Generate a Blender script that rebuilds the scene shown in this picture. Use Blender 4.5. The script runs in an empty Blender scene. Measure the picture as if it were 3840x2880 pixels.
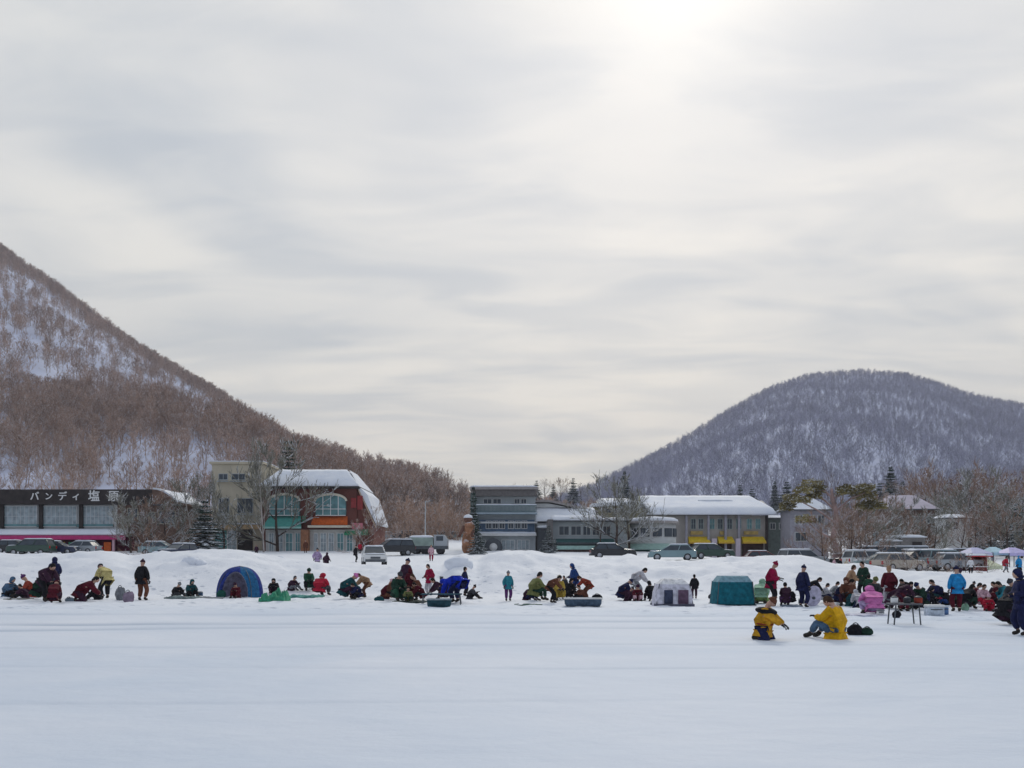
import bpy, math, random
import numpy as np
from mathutils import Vector, Matrix, noise
R = math.radians
SC = bpy.context.scene
COL = SC.collection
F = 3325.0            # focal length in photograph pixels (3840 wide)
HZ = 2110.0           # height of the eye level in the photograph
CH = 1.6

# ---------------------------------------------------------------- camera
cam = bpy.data.cameras.new('camera'); camo = bpy.data.objects.new('camera', cam); COL.objects.link(camo)
camo.location = (0, 0, CH); camo.rotation_euler = (R(90), 0, 0)
cam.sensor_width = 36; cam.lens = 36 * F / 3840; cam.shift_y = (HZ - 1440) / 3840
cam.clip_end = 9000; cam.clip_start = 0.1
SC.camera = camo
SC.view_settings.view_transform = 'Standard'; SC.view_settings.look = 'None'
SC.view_settings.exposure = 0.0; SC.view_settings.gamma = 1.0

# ---------------------------------------------------------------- sky and sun
SUN_AZ, SUN_EL = R(10.5), R(33)
sdir = Vector((math.sin(SUN_AZ) * math.cos(SUN_EL), math.cos(SUN_AZ) * math.cos(SUN_EL), math.sin(SUN_EL)))
w = bpy.data.worlds.new('World'); SC.world = w; w.use_nodes = True
nt = w.node_tree; N = nt.nodes; L = nt.links; N.clear()
def nd(tree, typ, **kw):
    n = tree.nodes.new(typ)
    for k, v in kw.items():
        if k.startswith('i_'): n.inputs[k[2:].replace('_', ' ')].default_value = v
        else: setattr(n, k, v)
    return n
def mth(tree, op, a, b=None, c=None, clamp=False):
    n = tree.nodes.new('ShaderNodeMath'); n.operation = op; n.use_clamp = clamp
    for i, v in enumerate((a, b, c)):
        if v is None: continue
        if isinstance(v, (int, float)): n.inputs[i].default_value = v
        else: tree.links.new(v, n.inputs[i])
    return n.outputs[0]
def mixc(tree, fac, a, b, blend='MIX'):
    n = tree.nodes.new('ShaderNodeMix'); n.data_type = 'RGBA'; n.blend_type = blend
    for s, v in ((0, fac), (6, a), (7, b)):
        if isinstance(v, (int, float)): n.inputs[s].default_value = v
        elif isinstance(v, (tuple, list)): n.inputs[s].default_value = (*v[:3], 1)
        else: tree.links.new(v, n.inputs[s])
    return n.outputs[2]
def ramp(tree, fac, stops, interp='LINEAR'):
    n = tree.nodes.new('ShaderNodeValToRGB'); n.color_ramp.interpolation = interp
    e = n.color_ramp.elements
    while len(e) < len(stops): e.new(0.5)
    for i, (p, c) in enumerate(stops):
        e[i].position = p; e[i].color = (c, c, c, 1) if isinstance(c, (int, float)) else (*c, 1)
    tree.links.new(fac, n.inputs[0]); return n.outputs[0]
tc = nd(nt, 'ShaderNodeTexCoord')
sky = nd(nt, 'ShaderNodeTexSky', sky_type='NISHITA', sun_disc=False, sun_elevation=SUN_EL, sun_rotation=SUN_AZ)
sky.air_density = 1.2; sky.dust_density = 2.0
skyc = mixc(nt, 1.0, sky.outputs[0], (0.1, 0.1, 0.1), 'MULTIPLY')
dot = nd(nt, 'ShaderNodeVectorMath', operation='DOT_PRODUCT'); L.new(tc.outputs['Generated'], dot.inputs[0]); dot.inputs[1].default_value = sdir
dv = dot.outputs['Value']
base = ramp(nt, mth(nt, 'MULTIPLY_ADD', dv, 0.5, 0.5),
            [(0.0, (0.42, 0.455, 0.545)), (0.55, (0.50, 0.535, 0.61)), (0.80, (0.615, 0.65, 0.69)), (0.92, (0.84, 0.835, 0.80)), (1.0, (0.90, 0.88, 0.84))])
glow = mth(nt, 'POWER', mth(nt, 'MAXIMUM', dv, 0.0), 45.0)
glow2 = mth(nt, 'POWER', mth(nt, 'MAXIMUM', dv, 0.0), 260.0)
sep = nd(nt, 'ShaderNodeSeparateXYZ'); L.new(tc.outputs['Generated'], sep.inputs[0])
zz = mth(nt, 'MAXIMUM', sep.outputs[2], 0.0)
warm = mth(nt, 'SUBTRACT', 1.0, mth(nt, 'MULTIPLY', zz, 2.4), clamp=True)
warm = mth(nt, 'MULTIPLY', warm, mth(nt, 'MAXIMUM', dv, 0.0))
base = mixc(nt, mth(nt, 'MULTIPLY', mth(nt, 'POWER', warm, 1.3), 0.95), base, (1.10, 1.01, 0.83))
# cloud sheet, seen in perspective
den = mth(nt, 'ADD', zz, 0.11)
cx = mth(nt, 'DIVIDE', sep.outputs[0], den); cy = mth(nt, 'DIVIDE', sep.outputs[1], den)
cmb = nd(nt, 'ShaderNodeCombineXYZ'); L.new(cx, cmb.inputs[0]); L.new(mth(nt, 'MULTIPLY', cy, 2.0), cmb.inputs[1]); cmb.inputs[2].default_value = 3.7
n1 = nd(nt, 'ShaderNodeTexNoise'); L.new(cmb.outputs[0], n1.inputs['Vector']); n1.inputs['Scale'].default_value = 0.62; n1.inputs['Detail'].default_value = 3.5; n1.inputs['Roughness'].default_value = 0.5; n1.inputs['Distortion'].default_value = 0.9
n2 = nd(nt, 'ShaderNodeTexNoise'); L.new(cmb.outputs[0], n2.inputs['Vector']); n2.inputs['Scale'].default_value = 1.9; n2.inputs['Detail'].default_value = 4.5; n2.inputs['Distortion'].default_value = 0.6
c1 = ramp(nt, n1.outputs[0], [(0.36, 0.0), (0.62, 1.0)], 'EASE')
c2 = ramp(nt, n2.outputs[0], [(0.34, 0.0), (0.66, 1.0)], 'EASE')
cl = mth(nt, 'ADD', mth(nt, 'MULTIPLY', c1, 0.55), mth(nt, 'MULTIPLY', c2, 0.45))
dark = mixc(nt, 1.0, base, (0.70, 0.76, 0.845), 'MULTIPLY')
lite = mixc(nt, 1.0, base, (1.10, 1.09, 1.07), 'MULTIPLY')
cloud = mixc(nt, cl, dark, lite)
skymix = mixc(nt, 0.93, skyc, cloud)
g = mth(nt, 'ADD', mth(nt, 'MULTIPLY', glow, 0.09), mth(nt, 'MULTIPLY', glow2, 0.12))
gc = nd(nt, 'ShaderNodeCombineXYZ'); L.new(g, gc.inputs[0]); L.new(g, gc.inputs[1]); L.new(mth(nt, 'MULTIPLY', g, 0.94), gc.inputs[2])
fin = mixc(nt, 1.0, skymix, gc.outputs[0], 'ADD')
bg = nd(nt, 'ShaderNodeBackground'); L.new(fin, bg.inputs[0]); bg.inputs[1].default_value = 1.0
wo = nd(nt, 'ShaderNodeOutputWorld'); L.new(bg.outputs[0], wo.inputs[0])
sl = bpy.data.lights.new('sun', 'SUN'); sl.energy = 1.1; sl.angle = R(11); sl.color = (1.0, 0.95, 0.87)
so = bpy.data.objects.new('sun', sl); COL.objects.link(so)
so.rotation_euler = (-sdir).to_track_quat('-Z', 'Y').to_euler()

# ---------------------------------------------------------------- materials
MATS = {}
def mat(name, color, rough=0.7, var=0.15, scale=3.0, bump=0.0, metal=0.0, spec=0.4, emit=None, alpha=None, trans=0.0):
    if name in MATS: return MATS[name]
    m = bpy.data.materials.new(name); m.use_nodes = True; t = m.node_tree; b = t.nodes['Principled BSDF']
    b.inputs['Roughness'].default_value = rough; b.inputs['Metallic'].default_value = metal
    b.inputs['Specular IOR Level'].default_value = spec
    tcx = nd(t, 'ShaderNodeTexCoord'); ns = nd(t, 'ShaderNodeTexNoise')
    t.links.new(tcx.outputs['Object'], ns.inputs['Vector'])
    ns.inputs['Scale'].default_value = scale; ns.inputs['Detail'].default_value = 5
    lo = tuple(c * (1 - var) for c in color); hi = tuple(min(1, c * (1 + var)) for c in color)
    c = mixc(t, ramp(t, ns.outputs[0], [(0.3, 0.0), (0.7, 1.0)]), lo, hi)
    t.links.new(c, b.inputs['Base Color'])
    if bump:
        bp = nd(t, 'ShaderNodeBump'); bp.inputs['Strength'].default_value = bump; bp.inputs['Distance'].default_value = 0.05
        t.links.new(ns.outputs[0], bp.inputs['Height']); t.links.new(bp.outputs[0], b.inputs['Normal'])
    if trans: b.inputs['Transmission Weight'].default_value = trans
    if alpha: b.inputs['Alpha'].default_value = alpha
    MATS[name] = m; return m
def snow_topped(name, color, amount=0.35, var=0.3, scale=0.6, rough=0.9, inst=False, soft=0.25):
    """material whose upward facing sides carry snow"""
    m = bpy.data.materials.new(name); m.use_nodes = True; t = m.node_tree; b = t.nodes['Principled BSDF']
    b.inputs['Roughness'].default_value = rough; b.inputs['Specular IOR Level'].default_value = 0.15
    tcx = nd(t, 'ShaderNodeTexCoord'); ns = nd(t, 'ShaderNodeTexNoise'); t.links.new(tcx.outputs['Object'], ns.inputs['Vector'])
    ns.inputs['Scale'].default_value = scale; ns.inputs['Detail'].default_value = 4
    lo = tuple(c * (1 - var) for c in color); hi = tuple(min(1, c * (1 + var)) for c in color)
    f = ramp(t, ns.outputs[0], [(0.35, 0.0), (0.65, 1.0)])
    if inst:
        oi = nd(t, 'ShaderNodeObjectInfo'); f = mth(t, 'ADD', mth(t, 'MULTIPLY', f, 0.4), mth(t, 'MULTIPLY', oi.outputs['Random'], 0.6))
    c = mixc(t, f, lo, hi)
    ge = nd(t, 'ShaderNodeNewGeometry'); sp = nd(t, 'ShaderNodeSeparateXYZ'); t.links.new(ge.outputs['Normal'], sp.inputs[0])
    n2 = nd(t, 'ShaderNodeTexNoise'); t.links.new(tcx.outputs['Object'], n2.inputs['Vector']); n2.inputs['Scale'].default_value = scale * 4
    v = mth(t, 'ADD', sp.outputs[2], mth(t, 'MULTIPLY', mth(t, 'SUBTRACT', n2.outputs[0], 0.5), 1.2))
    k = 1 - amount
    s = ramp(t, v, [(max(0.0, k - soft), 0.0), (min(1, k + soft), 1.0)])
    c = mixc(t, s, c, (0.80, 0.83, 0.88))
    t.links.new(c, b.inputs['Base Color']); MATS[name] = m; return m
def snow_mat(name, streak=False, rock=None):
    m = bpy.data.materials.new(name); m.use_nodes = True; t = m.node_tree; b = t.nodes['Principled BSDF']
    b.inputs['Roughness'].default_value = 0.75; b.inputs['Specular IOR Level'].default_value = 0.25
    tcx = nd(t, 'ShaderNodeTexCoord'); mp = nd(t, 'ShaderNodeMapping'); t.links.new(tcx.outputs['Object'], mp.inputs[0])
    if streak: mp.inputs['Scale'].default_value = (0.7, 0.9, 1); mp.inputs['Rotation'].default_value = (0, 0, 0.12)
    a = nd(t, 'ShaderNodeTexNoise'); t.links.new(mp.outputs[0], a.inputs['Vector']); a.inputs['Scale'].default_value = 0.16 if streak else 0.5; a.inputs['Detail'].default_value = 6; a.inputs['Roughness'].default_value = 0.55; a.inputs['Distortion'].default_value = 0.5
    f = ramp(t, a.outputs[0], [(0.35, 0.0), (0.68, 1.0)])
    c = mixc(t, f, (0.65, 0.72, 0.81), (0.79, 0.82, 0.87)) if streak else mixc(t, f, (0.76, 0.80, 0.87), (0.87, 0.89, 0.92))
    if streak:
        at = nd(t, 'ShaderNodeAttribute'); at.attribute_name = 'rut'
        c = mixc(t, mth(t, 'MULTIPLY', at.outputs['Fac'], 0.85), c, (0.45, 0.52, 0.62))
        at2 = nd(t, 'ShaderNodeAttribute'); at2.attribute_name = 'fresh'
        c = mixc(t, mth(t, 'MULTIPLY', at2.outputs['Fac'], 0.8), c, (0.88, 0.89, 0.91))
    t.links.new(c, b.inputs['Base Color'])
    steps = None
    if streak:   # boot prints and churned snow where people walk, contact shade painted in
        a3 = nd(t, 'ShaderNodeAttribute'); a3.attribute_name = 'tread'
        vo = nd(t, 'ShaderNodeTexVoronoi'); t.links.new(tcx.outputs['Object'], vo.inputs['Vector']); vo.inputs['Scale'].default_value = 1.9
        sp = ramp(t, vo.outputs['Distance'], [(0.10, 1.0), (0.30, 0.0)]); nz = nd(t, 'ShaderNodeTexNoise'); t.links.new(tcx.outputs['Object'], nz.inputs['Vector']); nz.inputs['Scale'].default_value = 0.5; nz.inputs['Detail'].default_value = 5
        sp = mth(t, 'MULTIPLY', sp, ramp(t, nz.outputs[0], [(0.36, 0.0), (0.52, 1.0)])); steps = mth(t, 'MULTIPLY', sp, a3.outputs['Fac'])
        # darker spots put the contact shadows of prints into the snow colour
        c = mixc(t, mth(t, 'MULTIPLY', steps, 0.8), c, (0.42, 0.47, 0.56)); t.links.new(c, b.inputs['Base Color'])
    d = nd(t, 'ShaderNodeTexNoise'); t.links.new(mp.outputs[0], d.inputs['Vector']); d.inputs['Scale'].default_value = 2.2; d.inputs['Detail'].default_value = 8; d.inputs['Roughness'].default_value = 0.6
    d2 = nd(t, 'ShaderNodeTexNoise'); t.links.new(mp.outputs[0], d2.inputs['Vector']); d2.inputs['Scale'].default_value = 0.7; d2.inputs['Detail'].default_value = 3
    hgt = mth(t, 'ADD', mth(t, 'MULTIPLY', d.outputs[0], 0.35), d2.outputs[0])
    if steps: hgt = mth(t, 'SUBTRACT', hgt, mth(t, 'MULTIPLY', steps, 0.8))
    bp = nd(t, 'ShaderNodeBump'); bp.inputs['Strength'].default_value = 0.6; bp.inputs['Distance'].default_value = 0.14
    t.links.new(hgt, bp.inputs['Height']); t.links.new(bp.outputs[0], b.inputs['Normal'])
    MATS[name] = m; return m
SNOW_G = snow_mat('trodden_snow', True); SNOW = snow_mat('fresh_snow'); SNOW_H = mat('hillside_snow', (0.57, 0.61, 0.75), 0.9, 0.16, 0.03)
GLASS = mat('window_glass', (0.05, 0.065, 0.08), 0.3, 0.3, 1.5, spec=0.5)
GLASS_L = mat('pale_window_glass', (0.30, 0.36, 0.38), 0.2, 0.35, 2.0, spec=0.7)

# ---------------------------------------------------------------- object helpers
def prop(o, label=None, cat=None, group=None, kind=None):
    if label: o['label'] = label
    if cat: o['category'] = cat
    if group: o['group'] = group
    if kind: o['kind'] = kind
    return o
def thing(name, label, cat, loc=(0, 0, 0), rz=0.0, group=None, scale=1.0):
    o = bpy.data.objects.new(name, None); COL.objects.link(o); o.location = loc; o.rotation_euler = (0, 0, rz)
    o.scale = (scale,) * 3; o.empty_display_size = 0.2
    return prop(o, label, cat, group)
class MB:
    def __init__(s): s.v = []; s.f = []; s.m = []; s.mi = 0; s.sm = []
    def add(s, vs, fs, smooth=False):
        k = len(s.v); s.v += [tuple(p) for p in vs]; s.f += [tuple(i + k for i in f) for f in fs]
        s.m += [s.mi] * len(fs); s.sm += [smooth] * len(fs)
    def box(s, x0, y0, z0, x1, y1, z1, tx=0, ty=0):
        s.add([(x0, y0, z0), (x1, y0, z0), (x1, y1, z0), (x0, y1, z0), (x0 + tx, y0 + ty, z1), (x1 - tx, y0 + ty, z1), (x1 - tx, y1 - ty, z1), (x0 + tx, y1 - ty, z1)],
              [(0, 3, 2, 1), (4, 5, 6, 7), (0, 1, 5, 4), (1, 2, 6, 5), (2, 3, 7, 6), (3, 0, 4, 7)])
    def rbox(s, x0, y0, z0, x1, y1, z1, r=0.05):
        """box with rounded vertical edges and softened top"""
        ring = []
        for cx_, cy_, a0 in ((x1 - r, y1 - r, 0), (x0 + r, y1 - r, 90), (x0 + r, y0 + r, 180), (x1 - r, y0 + r, 270)):
            for k in range(4):
                a = R(a0 + 30 * k); ring.append((cx_, cy_, math.cos(a), math.sin(a)))
        n = len(ring); vs = []; fs = []
        for z, q in ((z0, r), (z1 - r, r), (z1 - r * 0.3, r * 0.7), (z1, r * 0.2)):
            vs += [(a + c * q, b + d * q, z) for a, b, c, d in ring]
        for l in range(3): fs += [(l * n + i, l * n + (i + 1) % n, (l + 1) * n + (i + 1) % n, (l + 1) * n + i) for i in range(n)]
        fs += [tuple(range(n - 1, -1, -1)), tuple(range(3 * n, 4 * n))]
        s.add(vs, fs, True)
    def prism(s, pts, y0, y1, top=None):
        """polygon given in x,z swept from y0 to y1"""
        n = len(pts); q = top or pts
        vs = [(x, y0, z) for x, z in pts] + [(x, y1, z) for x, z in q]
        fs = [tuple(range(n)), tuple(range(2 * n - 1, n - 1, -1))] + [(i, i + n, (i + 1) % n + n, (i + 1) % n) for i in range(n)]
        s.add(vs, fs)
    def tube(s, p, q, r0, r1=None, n=6, caps=True, smooth=True):
        p = Vector(p); q = Vector(q); r1 = r0 if r1 is None else r1
        d = (q - p); 
        if d.length < 1e-6: return
        d.normalize(); a = d.orthogonal().normalized(); b = d.cross(a)
        vs = [p + (a * math.cos(t) + b * math.sin(t)) * r0 for t in (2 * math.pi * i / n for i in range(n))] + \
             [q + (a * math.cos(t) + b * math.sin(t)) * r1 for t in (2 * math.pi * i / n for i in range(n))]
        fs = [(i, (i + 1) % n, (i + 1) % n + n, i + n) for i in range(n)]
        if caps: fs += [tuple(range(n - 1, -1, -1)), tuple(range(n, 2 * n))]
        s.add(vs, fs, smooth)
    def ball(s, c, rx, ry, rz, seg=10, rings=6, rot=None, zmin=-1.0, jit=0, rnd=None):
        c = Vector(c); vs = []; fs = []
        a0 = math.asin(max(-1, zmin))
        for j in range(rings + 1):
            a = a0 + (math.pi / 2 - a0) * j / rings
            for i in range(seg):
                t = 2 * math.pi * i / seg
                p = Vector((math.cos(a) * math.cos(t), math.cos(a) * math.sin(t), math.sin(a)))
                k = 1 + (rnd.uniform(-jit, jit) if jit else 0)
                p = Vector((p.x * rx * k, p.y * ry * k, p.z * rz * k))
                if rot: p = rot @ p
                vs.append(c + p)
        for j in range(rings):
            fs += [(j * seg + i, j * seg + (i + 1) % seg, (j + 1) * seg + (i + 1) % seg, (j + 1) * seg + i) for i in range(seg)]
        fs.append(tuple(range(seg - 1, -1, -1)))
        s.add(vs, fs, True)
    def lathe(s, prof, c=(0, 0, 0), n=16, axis='z'):
        vs = []; fs = []
        for r, z in prof:
            for i in range(n):
                t = 2 * math.pi * i / n; x, y = r * math.cos(t), r * math.sin(t)
                vs.append((c[0] + x, c[1] + y, c[2] + z) if axis == 'z' else (c[0] + x, c[1] + z, c[2] + y))
        for j in range(len(prof) - 1):
            fs += [(j * n + i, j * n + (i + 1) % n, (j + 1) * n + (i + 1) % n, (j + 1) * n + i) for i in range(n)]
        fs += [tuple(range(n - 1, -1, -1)), tuple(range((len(prof) - 1) * n, len(prof) * n))]
        s.add(vs, fs, True)
    def mesh(s, name):
        me = bpy.data.meshes.new(name); me.from_pydata([tuple(v) for v in s.v], [], s.f)
        me.polygons.foreach_set('material_index', s.m); me.polygons.foreach_set('use_smooth', s.sm); me.update(); return me
    def build(s, name, mats, parent=None, off=None):
        if off is None:
            off = Vector((0, 0, 0))
            if parent is not None:
                r = parent
                while r.parent: r = r.parent
                off = Vector(r.location)
        if off.length > 0: s.v = [(v[0] - off[0], v[1] - off[1], v[2] - off[2]) for v in s.v]
        me = s.mesh(name)
        for m in (mats if isinstance(mats, (list, tuple)) else [mats]): me.materials.append(m)
        o = bpy.data.objects.new(name, me); COL.objects.link(o)
        if parent is not None: o.parent = parent
        return o
ZERO = Vector((0, 0, 0))
def kids(o): return [c for c in bpy.data.objects if c.parent == o]
_KC = {}
def dup(root, loc, rz=0.0, scale=1.0, label=None, recolour=None, sz=None):
    """copy of a thing with its parts and sub-parts"""
    if root not in _KC: _KC[root] = [(c, kids(c)) for c in kids(root)]
    r = root.copy(); COL.objects.link(r); r.location = loc; r.rotation_euler = (0, 0, rz); r.scale = (scale, scale, sz or scale)
    if label: r['label'] = label
    for c, gs in _KC[root]:
        k = c.copy(); COL.objects.link(k); k.parent = r
        for gch in gs:
            h = gch.copy(); COL.objects.link(h); h.parent = k
            if recolour: rc(h, recolour)
        if recolour: rc(k, recolour)
    return r
def rc(o, d):
    for s in o.material_slots:
        if s.material in d:
            mm = d[s.material]; s.link = 'OBJECT'; s.material = mm
def fbm(x, y, z=0.0, o=4): return noise.fractal(Vector((x, y, z)), 1.0, 2.0, o)
def sst(a, b, x):
    t = min(1, max(0, (x - a) / (b - a))); return t * t * (3 - 2 * t)
def interp(pts, x):
    if x <= pts[0][0]: return pts[0][1]
    for (a, b), (c, d) in zip(pts, pts[1:]):
        if x <= c: return b + (d - b) * (x - a) / (c - a)
    return pts[-1][1]
def X(px, Y): return (px - 1920) / F * Y
def Z(py, Y): return CH + (HZ - py) / F * Y

# ---------------------------------------------------------------- ground
CREST = [(-600, 2078), (0, 2076), (200, 2078), (380, 2064), (440, 2070), (490, 2086), (560, 2076), (700, 2066), (860, 2060), (940, 2068), (1040, 2090), (1110, 2100), (1250, 2118), (1660, 2118),
         (1700, 2085), (1740, 2072), (1790, 2100), (1830, 2078), (1900, 2064), (1990, 2068), (2080, 2078), (2200, 2090), (2300, 2092), (2360, 2078), (2440, 2100), (2600, 2104),
         (2700, 2092), (2860, 2084), (3000, 2082), (3060, 2094), (3120, 2112), (3250, 2118), (3400, 2140), (3600, 2150), (3840, 2150), (4600, 2140)]
YC = 56.0
def lot(x, Y):
    a = interp([(46, 0.3), (56, 0.75), (62, 1.1), (66, 1.35), (75, 1.6), (100, 2.7), (120, 3.4), (160, 5.2), (200, 7.9), (300, 13), (500, 22)], Y)
    b = interp([(46, 0.3), (56, 0.6), (62, 0.8), (75, 0.95), (100, 1.5), (120, 2.2), (160, 4.0), (200, 6.5), (300, 12), (500, 22)], Y)
    k = sst(18, 27, x)
    return a * (1 - k) + b * k
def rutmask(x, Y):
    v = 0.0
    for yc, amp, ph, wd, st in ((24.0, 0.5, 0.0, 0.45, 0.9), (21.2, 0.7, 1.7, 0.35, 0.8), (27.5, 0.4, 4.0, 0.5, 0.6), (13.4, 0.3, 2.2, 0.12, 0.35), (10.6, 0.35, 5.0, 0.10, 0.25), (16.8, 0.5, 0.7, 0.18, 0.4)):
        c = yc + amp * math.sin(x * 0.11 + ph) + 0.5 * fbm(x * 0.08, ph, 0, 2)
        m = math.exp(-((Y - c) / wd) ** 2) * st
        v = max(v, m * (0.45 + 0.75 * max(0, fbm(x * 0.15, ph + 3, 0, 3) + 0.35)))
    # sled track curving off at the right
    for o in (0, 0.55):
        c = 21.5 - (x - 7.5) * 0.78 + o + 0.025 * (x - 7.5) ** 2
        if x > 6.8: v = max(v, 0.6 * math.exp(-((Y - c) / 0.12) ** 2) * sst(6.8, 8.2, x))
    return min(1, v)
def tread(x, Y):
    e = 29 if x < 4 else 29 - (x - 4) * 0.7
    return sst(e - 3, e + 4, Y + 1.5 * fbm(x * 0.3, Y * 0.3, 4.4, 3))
def H(x, Y):
    if Y < 44: 
        return 0.035 * fbm(x * 0.12, Y * 0.22, 1.3, 3) - 0.03 * rutmask(x, Y) + (0.09 * abs(fbm(x * 1.3, Y * 1.1, 2.7, 3)) - 0.02) * tread(x, Y)
    px = x / max(Y, 1) * F + 1920
    zc = Z(interp(CREST, px), YC)
    lump = fbm(x * 0.45, Y * 0.45, 5.1, 5) + 0.9 * abs(fbm(x * 1.1, Y * 0.9, 8.1, 4)) - 0.2
    if Y <= YC:
        t = (Y - 44) / (YC - 44); s = t ** 1.25 * (2 - t ** 1.25) if t > 0 else 0
        return zc * s + lump * 0.22 * sst(0, 0.35, t) * (1 - 0.75 * sst(0.75, 1, t))
    l = lot(x, Y); k = sst(YC, 62.5, Y)
    return zc * (1 - k) + l * k + lump * 0.06
def ground():
    ys = [-60, -30, -12, -4, 0, 2]; y = 3.0
    while y < 62: ys.append(y); y += max(0.10, y * 0.0075)
    while y < 3200: ys.append(y); y *= 1.03
    us = np.linspace(-1.0, 1.0, 421); us = np.sign(us) * (0.62 * np.abs(us) + 0.9 * np.abs(us) ** 4)
    vs = []; rut = []; fresh = []; trd = []
    for y in ys:
        wdt = max(y, 0) + 14
        for u in us:
            x = u * wdt
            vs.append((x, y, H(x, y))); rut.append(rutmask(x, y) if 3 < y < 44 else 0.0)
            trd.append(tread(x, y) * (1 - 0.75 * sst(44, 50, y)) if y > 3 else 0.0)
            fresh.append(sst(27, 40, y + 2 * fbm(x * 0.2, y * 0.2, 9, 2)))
    n = len(us); fs = [(j * n + i, j * n + i + 1, (j + 1) * n + i + 1, (j + 1) * n + i) for j in range(len(ys) - 1) for i in range(n - 1)]
    me = bpy.data.meshes.new('snow_ground'); me.from_pydata(vs, [], fs); me.materials.append(SNOW_G)
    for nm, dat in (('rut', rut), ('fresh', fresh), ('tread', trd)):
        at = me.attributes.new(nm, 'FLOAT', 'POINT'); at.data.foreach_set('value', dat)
    me.polygons.foreach_set('use_smooth', [True] * len(fs))
    o = bpy.data.objects.new('snow_ground', me); COL.objects.link(o); o['kind'] = 'structure'
ground()

# ---------------------------------------------------------------- hills and their forest
L_SIL = [(-1400, 300), (-600, 620), (-300, 740), (0, 903), (87, 972), (174, 1024), (295, 1111), (399, 1189), (521, 1285), (660, 1363), (781, 1432), (937, 1528), (1076, 1606), (1215, 1649), (1389, 1701), (1562, 1745), (1701, 1779), (1753, 1822), (1900, 1890), (2200, 1940), (2500, 1980)]
L_DC = [(-1400, 1050), (0, 900), (800, 700), (1200, 520), (1750, 340), (2500, 300)]
S_SIL = [(-1400, 1200), (-400, 1290), (0, 1362), (200, 1400), (400, 1425), (600, 1450), (800, 1490), (1000, 1570), (1200, 1680), (1400, 1770), (1600, 1830), (1800, 1900), (2000, 1980)]
S_DC = [(-1400, 600), (0, 480), (800, 400), (1300, 300), (2000, 240)]
R_SIL = [(1700, 1960), (2000, 1880), (2205, 1823), (2326, 1762), (2465, 1692), (2604, 1614), (2743, 1528), (2882, 1450), (3021, 1403), (3212, 1384), (3385, 1394), (3524, 1432), (3646, 1476), (3840, 1514), (4400, 1640), (5200, 1800)]
R_DC = [(1700, 800), (2205, 950), (3212, 1400), (3840, 1300), (5200, 1300)]
def hill_pt(sil, dcp, df, zf, th, amp, px, t, seed):
    dc = interp(dcp, px)
    y = interp(sil, px) if not isinstance(sil, np.ndarray) else 0
    y = sum(interp(sil, px + o) for o in (-40, 0, 40)) / 3
    zc = Z(y, dc) - th
    if t <= 1:
        d = df + (dc - df) * t; z = zf + (zc - zf) * t ** 1.12
        env = math.sin(math.pi * min(1, t)) ** 0.8
    else:
        d = dc + (t - 1) * 500; z = zc - (t - 1) * 300; env = 0
    x = X(px, d)
    z += amp * env * (fbm(x * 0.006, d * 0.004, seed, 4) + 0.35 * abs(fbm(px * 0.006, d * 0.001, seed + 5, 3)))
    return x, d, z
def hill(name, args, p0, p1, n=160, m=70):
    vs = [hill_pt(*args, p0 + (p1 - p0) * i / n, j / m * 1.25, args and 3.3) for j in range(m + 1) for i in range(n + 1)]
    fs = [(j * (n + 1) + i, j * (n + 1) + i + 1, (j + 1) * (n + 1) + i + 1, (j + 1) * (n + 1) + i) for j in range(m) for i in range(n)]
    me = bpy.data.meshes.new(name); me.from_pydata(vs, [], fs); me.materials.append(SNOW_H); me.polygons.foreach_set('use_smooth', [True] * len(fs))
    o = bpy.data.objects.new(name, me); COL.objects.link(o); o['kind'] = 'structure'; return o
LA = (L_SIL, L_DC, 200, 5, 9.5, 16); SA = (S_SIL, S_DC, 170, 3.5, 7.5, 5); RA = (R_SIL, R_DC, 320, 8, 6.5, 7)
hill('left_hill', LA, -1400, 2500); hill('spur_hill', SA, -1400, 2000); hill('right_hill', RA, 1700, 5200)

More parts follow.
